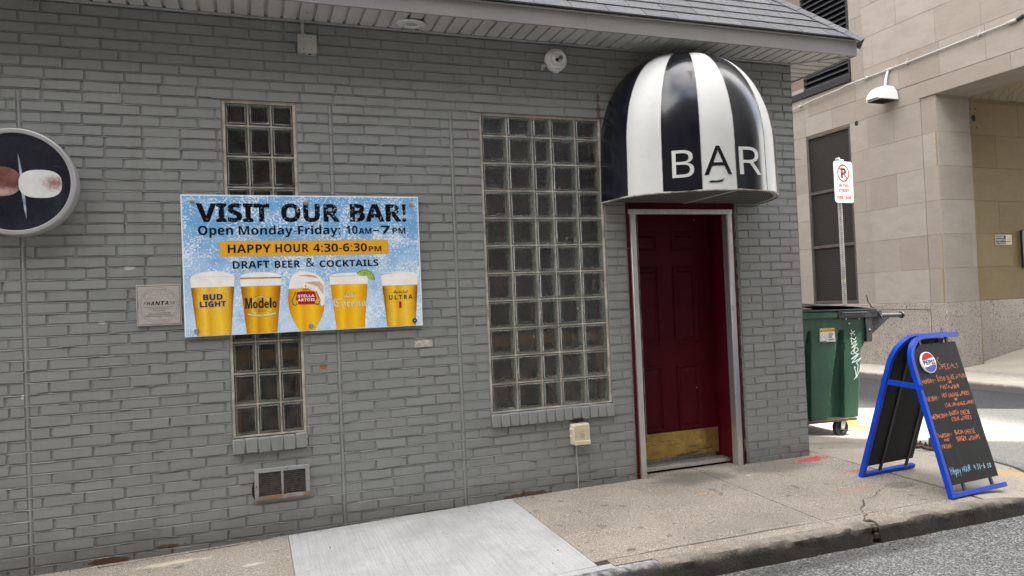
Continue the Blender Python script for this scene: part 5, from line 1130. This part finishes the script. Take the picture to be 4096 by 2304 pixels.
# ================================================================== SANDWICH BOARD
ab = thing('sandwich_board', 'black sandwich board in a blue metal frame with orange chalk specials', 'sandwich board', (4.55, -1.05, .01))
wv = Vector((.9962, .0872, 0))
def aframe(F, T):
    F, T = Vector(F), Vector(T); l = T - F; l = (l - wv * 0).normalized(); L = (T - F).length; n = wv.cross(l).normalized(); return Fr(F, wv, l, n), L
FF, LL = aframe((4.530, -1.380, .010), (4.560, -1.030, 1.095)); RFm, L2 = aframe((4.432, -.700, .024), (4.540, -.985, 1.095))
def cframe(fr, L, side):
    """left upright with a curved shoulder, top arm and foot arm: one square tube"""
    wd, dp = .031, .036; H = L; r = .20; P = [(.59, .02)] + [(.02, .02)] + [(.02, .3), (.02, .6), (.02, H - r - .02)] + [(.02 + r - r * math.cos(rad(a)), H - .02 - r + r * math.sin(rad(a))) for a in range(9, 91, 9)] + [(.60, H - .02)]
    b = MB(); h = wd / 2
    pts = P[1:]; V = []; n = len(pts)
    for i, p in enumerate(pts):
        p = Vector(p); t1 = (Vector(pts[i]) - Vector(pts[i - 1])).normalized() if i else Vector((0, 1)); t2 = (Vector(pts[i + 1]) - Vector(pts[i])).normalized() if i < n - 1 else t1; t = (t1 + t2).normalized(); q = Vector((-t.y, t.x)) * h
        p0 = p if i else Vector((.02, 0)); V += [fr(p0.x + q.x, p0.y + q.y, -dp / 2), fr(p0.x - q.x, p0.y - q.y, -dp / 2), fr(p0.x - q.x, p0.y - q.y, dp / 2), fr(p0.x + q.x, p0.y + q.y, dp / 2)]
    F = [(i * 4 + k, i * 4 + (k + 1) % 4, (i + 1) * 4 + (k + 1) % 4, (i + 1) * 4 + k) for i in range(n - 1) for k in range(4)] + [(3, 2, 1, 0), tuple((n - 1) * 4 + k for k in range(4))]
    b.add(V, F); b.fbox(fr, .0365, .592, .0, .031, -dp / 2 - .0005, dp / 2 + .0005, .002)
    o = b.build('frame', K['blue'], ab, angle=28, recalc=True); o['label'] = 'front blue frame leaning back' if side > 0 else 'rear blue frame leaning forward'
    cpm = MB(); cpm.fbox(fr, .600, .604, H - .035, H - .005, -dp / 2 + .002, dp / 2 - .002); cpm.fbox(fr, .592, .5955, .001, .030, -dp / 2 + .002, dp / 2 - .002); cpm.build('end_cap', K['blackplastic'], o)
    rd = MB()
    for x in (.185, .485) if side > 0 else (.205, .50):
        rd.fbox(fr, x - .013, x + .013, .029, H - .034, -.022 if side > 0 else -.004, -.008 if side > 0 else .010, .002)
    rd.build('rod', K['black'], o)
    return o
cframe(FF, LL, 1); cframe(RFm, L2, -1)
def panel_poly(a0, a1, b0, b1, r): return [(a0, b0), (a1, b0), (a1, b1)] + [(a0 + r - r * math.sin(rad(t)), b1 - r + r * math.cos(rad(t))) for t in range(0, 91, 9)]
mb = MB(); mb.prism(FF, panel_poly(.064, .558, .080, 1.068, .13), -.007, 0); pn = mb.build('front_board', K['chalk'], ab, angle=30, recalc=True)
mb = MB(); mb.prism(RFm, panel_poly(.064, .56, .085, 1.068, .13), -.004, .004); mb.build('rear_board', K['board'], ab, angle=30, recalc=True)
# cross brace between the two frames
mb = MB(); A = FF(.004, .765, 0); B = RFm(.004, .765, 0); bx = Fr(A, B - A, (0, 0, 1)); bl = (B - A).length; mb.fbox(bx, -.03, bl + .03, -.02, .02, .012, .020, .002); br = mb.build('brace', K['blue'], ab)
mb = MB()
for t in (0, bl): mb.lathe(Fr(bx(t, 0, .020), bx.u, bx.v, bx.n), [(.009, 0), (.007, .005), (0, .005)], 10)
mb.each('bolt', K['steel'], br)
mb = MB(); H = LL
for x in (.30, .40, .50): mb.tube([FF(x, H - .042, -.01), FF(x + .015, H - .07, .004), FF(x - .012, H - .085, .002), FF(x - .03, H - .075, -.006)], .0022, 6)
mb.tube([FF(.43, H - .001, 0), FF(.44, H + .03, .0), FF(.452, H + .045, .0), FF(.455, H + .02, .0), FF(.448, H - .0, 0)], .0018, 6); mb.build('cable_tie', K['black'], ab)
# logo roundel
LX, LY, LR = .186, .930, .078
mb = MB(); mb.lathe(Fr(FF(LX, LY, 0), FF.u, FF.v, FF.n), [(LR, .0), (LR, .010), (LR - .003, .012)], 60); logo = mb.build('logo_disc', K['pwhite'], pn, angle=30)
def band(fn_lo, fn_hi, m, nm='logo_field'):
    b = MB(); r = LR - .0065; N = 40
    for i in range(N):
        x0, x1 = -r + 2 * r * i / N, -r + 2 * r * (i + 1) / N
        q = []
        for x in (x0, x1):
            h = math.sqrt(max(0, r * r - x * x)); q.append((max(-h, min(h, fn_lo(x))), max(-h, min(h, fn_hi(x)))))
        if q[0][1] - q[0][0] > 1e-5 or q[1][1] - q[1][0] > 1e-5: b.face([FF(LX + x0, LY + q[0][0], .0128), FF(LX + x1, LY + q[1][0], .0128), FF(LX + x1, LY + q[1][1], .0128), FF(LX + x0, LY + q[0][1], .0128)])
    return b.build(nm, m, pn, smooth=False)
wav = lambda x: .007 * math.sin(x / LR * 2.6)
band(lambda x: .026 + wav(x), lambda x: 1, K['signred']); band(lambda x: -1, lambda x: -.026 + wav(x), K['ppurple'])
mb = MB(); mb.text('PEPSI', FF, LX - .062, LX + .062, LY - .017, LY + .017, .0132, off=.03); mb.build('logo_lettering', K['pblack'], pn, smooth=False)
# hand lettering: a small single-stroke alphabet
GL = {'A': [[(0, 0), (.5, 1), (1, 0)], [(.2, .4), (.85, .4)]], 'B': [[(0, 0), (0, 1), (.7, .95), (.75, .65), (.1, .52), (.9, .4), (.85, .05), (0, 0)]], 'C': [[(.95, .85), (.6, 1), (.1, .7), (.1, .25), (.5, 0), (1, .12)]], 'D': [[(0, 0), (0, 1), (.7, .85), (.95, .45), (.6, .05), (0, 0)]],
      'E': [[(.9, 1), (0, 1), (0, 0), (.95, 0)], [(0, .52), (.7, .52)]], 'F': [[(.95, 1), (0, .97), (0, 0)], [(0, .52), (.7, .52)]], 'G': [[(.9, .85), (.5, 1), (.05, .6), (.2, .08), (.7, 0), (.95, .4), (.55, .4)]], 'H': [[(0, 0), (0, 1)], [(.9, 0), (.9, 1)], [(0, .5), (.9, .55)]], 'I': [[(.4, 0), (.4, 1)], [(.05, 1), (.8, 1)], [(.05, 0), (.8, 0)]],
      'i': [[(.4, 0), (.4, .7)], [(.4, .92), (.45, .98)]], 'K': [[(0, 0), (0, 1)], [(.9, 1), (.1, .45), (.95, 0)]], 'L': [[(.05, 1), (0, 0), (.85, .03)]], 'M': [[(0, 0), (.1, 1), (.5, .25), (.85, 1), (1, 0)]], 'N': [[(0, 0), (.05, 1), (.85, .02), (.9, 1)]], 'O': [[(.5, 1), (.08, .7), (.1, .2), (.5, 0), (.9, .3), (.88, .75), (.5, 1)]],
      'P': [[(0, 0), (.05, 1), (.8, .9), (.8, .55), (.05, .45)]], 'R': [[(0, 0), (.05, 1), (.8, .9), (.75, .58), (.05, .48), (.95, 0)]], 'S': [[(.9, .85), (.5, 1), (.1, .78), (.5, .52), (.85, .25), (.5, 0), (.02, .12)]], 'T': [[(0, 1), (1, .98)], [(.5, 1), (.45, 0)]], 'U': [[(0, 1), (.05, .2), (.45, 0), (.85, .2), (.9, 1)]], 'W': [[(0, 1), (.2, 0), (.5, .7), (.75, 0), (1, 1)]],
      'Y': [[(0, 1), (.45, .5)], [(.95, 1), (.3, -.1)]], 'Z': [[(.05, .95), (.9, 1), (.05, .05), (.95, .03)]], 'f': [[(.8, .9), (.45, 1), (.35, 0)], [(.1, .5), (.7, .5)]], 'l': [[(.4, 1), (.4, 0)]], 'w': [[(0, .6), (.2, 0), (.5, .45), (.75, 0), (1, .6)]], 'p': [[(.1, -.4), (.15, .6), (.7, .55), (.75, .15), (.15, .05)]], 'y': [[(.05, .6), (.4, .1)], [(.9, .6), (.2, -.45)]],
      '-': [[(.1, .45), (.9, .48)]], '/': [[(0, -.1), (.8, 1.1)]], '$': [[(.9, .8), (.5, .95), (.1, .75), (.85, .3), (.5, .05), (.05, .15)], [(.45, 1.15), (.5, -.15)]], '2': [[(.05, .75), (.45, 1), (.85, .75), (.05, .02), (.95, .05)]], '5': [[(.85, 1), (.15, .97), (.1, .58), (.7, .55), (.8, .15), (.1, .02)]], '0': [[(.5, 1), (.1, .6), (.3, .02), (.8, .15), (.85, .75), (.5, 1)]],
      '4': [[(.2, 1), (.05, .45), (.9, .5)], [(.75, 1), (.7, 0)]], '3': [[(.1, .95), (.8, .9), (.35, .55), (.85, .3), (.4, 0), (.05, .1)]], '6': [[(.75, 1), (.15, .5), (.2, .05), (.75, .05), (.8, .45), (.2, .45)]], ':': [[(.35, .7), (.42, .74)], [(.35, .25), (.42, .28)]], '.': [[(.3, .0), (.38, .03)]], 'o': [[(.5, .6), (.1, .4), (.2, 0), (.75, .05), (.8, .5), (.5, .6)]], 'u': [[(.05, .6), (.1, .1), (.6, .0), (.85, .6), (.85, 0)]], 'r': [[(.1, 0), (.15, .6)], [(.15, .4), (.8, .6)]], 'a': [[(.8, .55), (.2, .5), (.15, .05), (.7, .1), (.8, .6), (.9, 0)]], 'e': [[(.1, .3), (.8, .35), (.5, .62), (.1, .3), (.4, 0), (.9, .1)]]}
def hand(b, st, a0, a1, lo, hi, wd, jit=.03, slope=0):
    adv = {' ': .5, 'I': .8, 'i': .6, 'l': .55, 'M': 1.25, 'W': 1.3, '.': .5, ':': .55}
    tot = sum(adv.get(c, 1) for c in st); x = a0; un = (a1 - a0) / tot; h = hi - lo
    for c in st:
        w_ = adv.get(c, 1) * un
        if c != ' ':
            dx, dy, sc2, tl = R.uniform(-.06, .06) * w_, R.uniform(-.07, .07) * h, R.uniform(.9, 1.1), R.uniform(-.06, .12)
            for stroke in GL.get(c, GL['o']):
                P = []
                for i in range(len(stroke) - 1):
                    p, q = stroke[i], stroke[i + 1]
                    for t in (0, .5): P.append((p[0] + (q[0] - p[0]) * t, p[1] + (q[1] - p[1]) * t))
                P.append(stroke[-1]); Q = []
                for px, py in P:
                    a = x + dx + (px + tl * py + R.uniform(-jit, jit)) * w_ * .80; bb_ = lo + dy + (py * sc2 + R.uniform(-jit, jit) * .6) * h + slope * (a - a0); Q.append((a, bb_))
                b.ribbon(FF, Q, wd * R.uniform(.8, 1.25), .0006, True)
        x += w_
mb = MB(); u5 = lambda a, v: a - .05 * v
ML = [('S', .282, .330, .868, .952), ('PECiALS', .326, .512, .872, .908), ('MONDAY-', .066, .219, .782, .812), ('$', .230, .252, .786, .832), ('250', .252, .325, .789, .818), ('SLiCE', .340, .430, .792, .822), ('of', .438, .472, .792, .818), ('PiZZA', .480, .556, .794, .822), ('OR', .346, .378, .764, .781), ('PASTA', .240, .345, .727, .757), ('w/SALAD', .352, .446, .724, .752),
      ('TUESDAY-', .053, .196, .657, .687), ('HOT', .231, .290, .668, .698), ('SAUSAGE', .298, .414, .667, .693), ('w/FRIES', .422, .533, .667, .694), ('OR', .350, .384, .637, .654), ('ITALiAN', .230, .350, .598, .626), ('HOAGiE', .358, .455, .598, .622), ('w/FRIES', .462, .552, .599, .622), ('WEDNESDAY-', .061, .244, .532, .560), ('CHiCKEN', .249, .350, .539, .567), ('CHEESE', .366, .476, .533, .560), ('STEAK', .252, .340, .496, .523), ('w/FRIES', .352, .473, .494, .520),
      ('THURSDAY-', .062, .212, .398, .425), ('BACON', .246, .335, .402, .430), ('CHEESE', .350, .466, .394, .424), ('AND', .112, .170, .370, .389), ('BURGER', .244, .350, .356, .388), ('w/CHiPS', .366, .495, .349, .378), ('FRiDAY-', .073, .185, .322, .350)]
for st, a0, a1, lo, hi in ML: hand(mb, st, a0, a1, lo, hi, .0036)
mb.build('chalk_writing', K['orange'], pn, smooth=False)
mb = MB()
for st, a0, a1, lo, hi in (('HAppy', .082, .190, .146, .197), ('HOUR', .205, .300, .148, .186), ('4:30-', .328, .425, .147, .186), ('6:30', .430, .522, .146, .180)): hand(mb, st, a0, a1, lo, hi, .0042)
wr = mb.build('chalk_writing', K['bluechalk'], pn, smooth=False); wr['label'] = 'pale blue happy hour line at the foot of the board'
mb = MB(); mb.fbox(RFm, .515, .548, .092, .104, -.0055, -.0042); mb.build('sticker', K['signwhite'], ab, smooth=False)

# ================================================================== FAR STONE BUILDING
fb = thing('stone_building', 'large beige limestone building with granite base across the street', 'building', (12.03, 5.3, -.1))
G1 = 1.125; HT = 26; CS = .628
JL, JR = -.55, -4.25            # opening (a-range JR..JL), jamb at a=JL
def blocks(mb, fr, a0, a1, b0, b1, L0, off, c=0, hh=CS):
    """stone blocks with fine joints"""
    z = b0; r = 0
    while z < b1 - .02:
        z1 = min(z + hh, b1); a = a0 - ((off + r * .5) % 1) * L0
        while a < a1 - .005:
            e = min(a + L0 * R.choice([1, 1, .75, 1.2]), a1); s_ = max(a, a0)
            if e - s_ > .02:
                g_ = .004; d = R.uniform(-.0015, .0015); mb.add([fr(s_ + g_, z + g_, c + d), fr(e - g_, z + g_, c + d), fr(e - g_, z1 - g_, c + d), fr(s_ + g_, z1 - g_, c + d), fr(s_, z, c - .008), fr(e, z, c - .008), fr(e, z1, c - .008), fr(s_, z1, c - .008)], [(0, 1, 2, 3), (4, 5, 1, 0), (5, 6, 2, 1), (6, 7, 3, 2), (7, 4, 0, 3)])
            a = e
        z = z1; r += 1
# NOTE: FAR.u x FAR.v points away from the street normal, so mirror faces with recalc
FB = Fr(FAR.o, -FAR.u, FAR.v, FAR.n)   # a' = -a : a right-handed frame for outward faces
WX0, WX1 = -2.69, -1.45           # window in a' (a'=-a)
mb = MB()
ZS = [G1 + CS * k for k in range(0, 40)]
# left recessed bay with window (a' -15 .. -1.0), pier bay (-1.0 .. -.27), jamb strip (-.25 .. .55)
blocks(mb, FB, -16, WX0, G1, 6.0, 1.25, .2, -.03); blocks(mb, FB, WX1, -1.0, G1, 4.89, .8, .1, -.03); blocks(mb, FB, WX0, -1.0, 4.89, 5.75, 1.3, .4, -.03, .43); blocks(mb, FB, -1.35, -1.0, 5.75, 9.0, .8, .3, -.03)
blocks(mb, FB, -16, -1.0, 8.8, HT, 1.25, .3, -.03); 
for r in range(7):
    zz = (G1 + CS * r, min(G1 + CS * (r + 1), 5.24))
    if zz[0] > 5.2: break
    for a0, a1 in (((-1.0, .235),) if r % 2 == 0 else ((-1.0, -.36), (-.36, .235))): blocks(mb, FB, a0, a1, zz[0], zz[1], 9, 0, 0)
blocks(mb, FB, .245, .55, G1, 4.94, 9, 0, 0)
blocks(mb, FB, -1.0, 5.35, 5.25, HT, 1.15, .3, 0); blocks(mb, FB, 4.25, 5.35, G1, 4.94, .9, .2, 0); blocks(mb, FB, .245, 5.35, 4.945, 5.235, 1.9, .3, .025, .4)
lw = mb.build('limestone_wall', K['lime'], fb, smooth=False)
mb = MB(); mb.fbox(FB, -16, WX0, -.3, HT, -.5, -.041); mb.fbox(FB, WX1, -1.0, -.3, 5.76, -.5, -.0411); mb.fbox(FB, WX0, WX1, 4.86, 5.76, -.5, -.0412); mb.fbox(FB, WX0, WX1, -.3, 1.15, -.5, -.0413); mb.fbox(FB, -1.34, -1.0, 5.76, 9, -.5, -.0414); mb.fbox(FB, WX0, -1.0, 8.8, HT, -.5, -.0415); mb.fbox(FB, -1.0, .545, -.3, 5.25, -.5, -.009); mb.fbox(FB, -1.0, 5.35, 5.25, HT, -.6, -.0091);  mb.fbox(FB, 4.26, 5.35, -.3, 5.25, -8, -.0093)
mb.fbox(FB, -1.0, 5.345, 6.0, HT, -9, -.61); mb.build('wall_core', K['joint'], fb, smooth=False)
mb = MB()
mb.fbox(FB, -16, -1.0, -.3, G1, -.04, -.012, .006); mb.fbox(FB, -16, -1.0, G1 - .10, G1 - .004, -.012, .004, .004); mb.fbox(FB, -1.0, .22, -.3, G1 - .125, -.01, .016, .006); mb.fbox(FB, -1.0, .235, G1 - .12, G1 - .004, -.01, .022, .006); mb.fbox(FB, .235, .555, -.3, G1 - .004, -.01, .010, .005); mb.fbox(FB, 4.245, 5.355, -.3, G1, -.01, .012, .006)
# granite foot of the reveal and of the passage wall
REV = Fr(FB(.55, 0, 0), -FAR.n, (0, 0, 1), (0, -1, 0)); INN = Fr(FB(.55, 0, -.87) + Vector((0, .15, 0)), -FAR.n, (0, 0, 1), (0, -1, 0))
mb.fbox(REV, .003, .875, -.3, G1 - .003, -.02, .006, .004); mb.fbox(INN, .0, 7.0, -.3, G1 - .003, -.02, .006, .004)
mb.build('granite_base', K['granite'], fb)
mb = MB(); mb.fbox(FB, .545, 4.26, 4.947, 5.25, -.86, -.0092); mb.build('lintel', K['lime'], fb, smooth=False)
mb = MB(); blocks(mb, REV, .0, .87, G1, 4.95, 3, 0, 0); mb.build('reveal_stone', K['lime'], fb, smooth=False)
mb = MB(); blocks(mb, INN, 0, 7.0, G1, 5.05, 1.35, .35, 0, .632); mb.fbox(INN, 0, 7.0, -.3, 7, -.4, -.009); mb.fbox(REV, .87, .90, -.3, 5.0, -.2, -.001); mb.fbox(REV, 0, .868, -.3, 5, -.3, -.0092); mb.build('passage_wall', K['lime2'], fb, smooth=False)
# tiled vault of the arcade
mb = MB(); cxv = (INN.o.y + (FB(4.25, 0, 0)).y) / 2; hw = (INN.o.y - FB(4.25, 0, 0).y) / 2
mb.grid(lambda u, v: (12.93 + 7 * v, cxv + hw * math.cos(math.pi * u), 4.98 + .75 * math.sin(math.pi * u)), 24, 6, flip=True); mb.build('tiled_vault', K['tile'], fb)
# window with dark screens
mb = MB(); t = .05
for a0, a1, b0, b1 in ((WX0, WX1, 1.15, 1.15 + t), (WX0, WX1, 4.86 - t, 4.86), (WX0, WX0 + t, 1.15 + t, 4.86 - t), (WX1 - t, WX1, 1.15 + t, 4.86 - t), (WX0 + t, WX1 - t, 2.36, 2.42), (WX0 + t, WX1 - t, 3.56, 3.62)): mb.fbox(FB, a0, a1, b0, b1, -.10, -.034, .004)
for z in [1.3 + .29 * k for k in range(13)]:
    for x in (WX0 + t / 2, WX1 - t / 2): mb.fbox(FB, x - .008, x + .008, z - .008, z + .008, -.035, -.030)
wf = mb.build('window', K['bronze'], fb); wf['label'] = 'tall window with dark insect screens'
mb = MB(); mb.fbox(FB, WX0 + t, WX1 - t, 1.2, 4.81, -.09, -.07); mb.build('screen', K['screen'], wf, smooth=False)
# louvre bay above
mb = MB(); mb.fbox(FB, -16, -1.355, 5.76, 5.90, -.3, .015, .004); mb.fbox(FB, -1.405, -1.355, 5.90, 8.8, -.3, -.02, .004); lf = mb.build('louvre_bay', K['louver'], fb)
mb = MB()
z = 5.92
while z < 8.8:
    mb.add([FB(-8, z, -.045), FB(-1.41, z, -.045), FB(-1.41, z + .17, -.19), FB(-8, z + .17, -.19), FB(-8, z + .012, -.045), FB(-1.41, z + .012, -.045), FB(-1.41, z + .18, -.195), FB(-8, z + .18, -.195)], [(0, 3, 2, 1), (4, 5, 6, 7), (0, 1, 5, 4)]); z += .12
mb.fbox(FB, -8, -1.41, 5.9, 8.8, -.3, -.25); mb.build('slats', K['louver'], lf, smooth=False)
mb = MB()
for a, b in ((-1.29, 4.855), (-2.33 + .5, 3.3)): pass
mb.disc(FB, -1.27, 4.855, .045, .05, -.024, 20); mb.disc(INN, .30, 4.60, .06, .065, .004, 20)
for a in (.23, .37):
    for b in (4.42, 4.78): mb.disc(INN, a, b, .014, .014, .004, 10)
mb.build('vent_hole', K['dark'], fb, smooth=False)
# conduit along the wall
cd = thing('wall_conduit', 'thin grey conduit pipe running along the limestone wall', 'conduit', tuple(FB(0, 5.66, .04)))
Pc = [(-3.2, 5.56), (-2.4, 5.62), (-2.0, 5.64), (-1.65, 5.645), (-1.45, 5.675), (-1.2, 5.68), (-.4, 5.685), (.0, 5.69), (1.0, 5.705), (2.13, 5.725)]
mb = MB(); mb.tube([FB(a, b, .035) for a, b in Pc], .017, 10); mb.build('pipe', K['greybox'], cd)
for a in (-2.75, -.90, .02, 1.45): mb = MB(); b = interp(a, Pc); mb.fbox(FB, a - .02, a + .02, b - .03, b + .03, -.002, .058, .004); mb.fbox(FB, a - .01, a + .01, b + .03, b + .09, -.002, .01); mb.build('clamp', K['galv'], cd)
for a in (-.40, 2.02): mb = MB(); b = interp(a, Pc); mb.fbox(FB, a - .085, a + .085, b - .028, b + .028, .005, .068, .02); mb.build('conduit_body', K['greybox'], cd)
mb = MB(); mb.tube([FB(2.10, 5.72, .035), FB(2.20, 5.76, .02)], .03, 10); mb.build('end_cap', K['black'], cd)
lm = thing('wall_lamp', 'white hooded lamp hanging from the conduit on the limestone wall', 'wall lamp', tuple(FB(-.35, 5.3, .2)))
mb = MB(); mb.tube([FB(-.40, 5.66, .04), FB(-.40, 5.50, .10), FB(-.40, 5.30, .14)], .022, 10); mb.build('stem', K['white'], lm)
mb = MB(); N = 16
def hood(u, v):
    c = .04 + .52 * u; hgt = .26 * math.sqrt(max(0, 1 - max(0, (u - .35) / .65) ** 2)) * (1 if u > .1 else .75 + 2.5 * u); wd = .17 * (1 - .25 * u); t = (v - .5) * 2; return FB(-.36 + wd * t, 5.07 + hgt * (1 - abs(t) ** 6) ** .5, c)
mb.grid(hood, 20, 20); mb.k = 0; mb.fbox(FB, -.535, -.185, 5.05, 5.072, .04, .50, .004); mb.build('hood', K['white'], lm, recalc=True)
mb = MB(); mb.fbox(FB, -.50, -.22, 5.044, 5.0495, .07, .47)
for k in range(7): mb.fbox(FB, -.50 + k * .043, -.495 + k * .043, 5.036, 5.044, .07, .47)
mb.build('lens_grid', K['louver'], lm, smooth=False)
sm = thing('smoking_sign', 'small black and white SMOKING PERMITTED sign in the arcade', 'sign', tuple(INN(.95, 2.18, .01)))
f = INN; a0, a1, b0, b1 = .72, 1.18, 2.175, 2.365
mb = MB(); mb.fbox(f, a0, a1, b0, b1, .003, .008, .001); mb.build('plate', mat('aged_sign_cream', (.66, .60, .46), .5, var=.05), sm)
mb = MB(); mb.flat(f, [(a0 + .012, b0 + .012), (a0 + .29, b0 + .012), (a0 + .29, b1 - .012), (a0 + .012, b1 - .012)], .0086); mb.ribbon(f, [(a0 + .31, b0 + .06), (a0 + .43, b0 + .06)], .012, .0086); mb.ribbon(f, [(a0 + .37, b0 + .09), (a0 + .37, b0 + .13), (a0 + .40, b0 + .10), (a0 + .42, b0 + .10)], .006, .0086); mb.build('black_field', K['pblack'], sm, smooth=False)
mb = MB(); mb.text('SMOKING', f, a0 + .02, a0 + .24, b0 + .125, b0 + .165, .0092, off=.02); mb.text('PERMITTED', f, a0 + .02, a0 + .28, b0 + .072, b0 + .112, .0092, off=.02); mb.text('In This Area', f, a0 + .02, a0 + .28, b0 + .022, b0 + .060, .0092, off=.02); mb.build('lettering', K['signwhite'], sm, smooth=False)
nb = MB(); nb.fbox(INN, 1.425, 1.9, 1.72, 2.45, .004, .05, .006); tag(nb.build('notice_board', K['black']), 'black framed board beside the smoking sign inside the arcade', 'notice board')

# ================================================================== BUILDINGS OUT OF FRAME (they shade the alley)
ob = thing('opposite_building', 'brick building on the opposite side of the alley', 'building', (-5, -9, -.2)); OZ = 12.0
mb = MB(); mb.box((-24, -20, -.3), (7.2, -8.6, OZ)); mb.build('wall', K['oppbrick'], ob, smooth=False)
mb = MB()
for x in range(-22, 7, 3):
    for z in (1.0, 4.6): mb.box((x, -8.61, z), (x + 1.3, -8.55, z + 2.1))
mb.build('window', K['winglass'], ob, smooth=False)
nb2 = thing('sky_blocker', 'unseen brick block added to dim the stone building', 'building', (-12, 10, -.2)); mb = MB(); mb.box((-40, 1.0, -.3), (-12.1, 40, 26)); mb.box((-12, 14, -.3), (3.5, 40, 26)); mb.build('wall', K['oppbrick'], nb2, smooth=False)  # added unseen mass that cuts the sky light on the limestone front
tw = thing('shade_tower', 'unseen pale tower placed to shade the alley', 'building', (16, -12, -.2)); mb = MB(); mb.box((13.2, -34, -.3), (20, -6.75, 46)); mb.build('wall', K['tower'], tw, smooth=False)  # unseen shadow caster, placed and sized to keep sun off the alley
mb = MB()
for z in range(1, 44, 3):
    for y in range(-33, -8, 2): mb.box((13.16, y, z + .2), (13.21, y + 1.3, z + 2.2))
mb.build('window', K['winglass'], tw, smooth=False)

for o in bpy.data.objects:
    if '_base' in o: del o['_base']
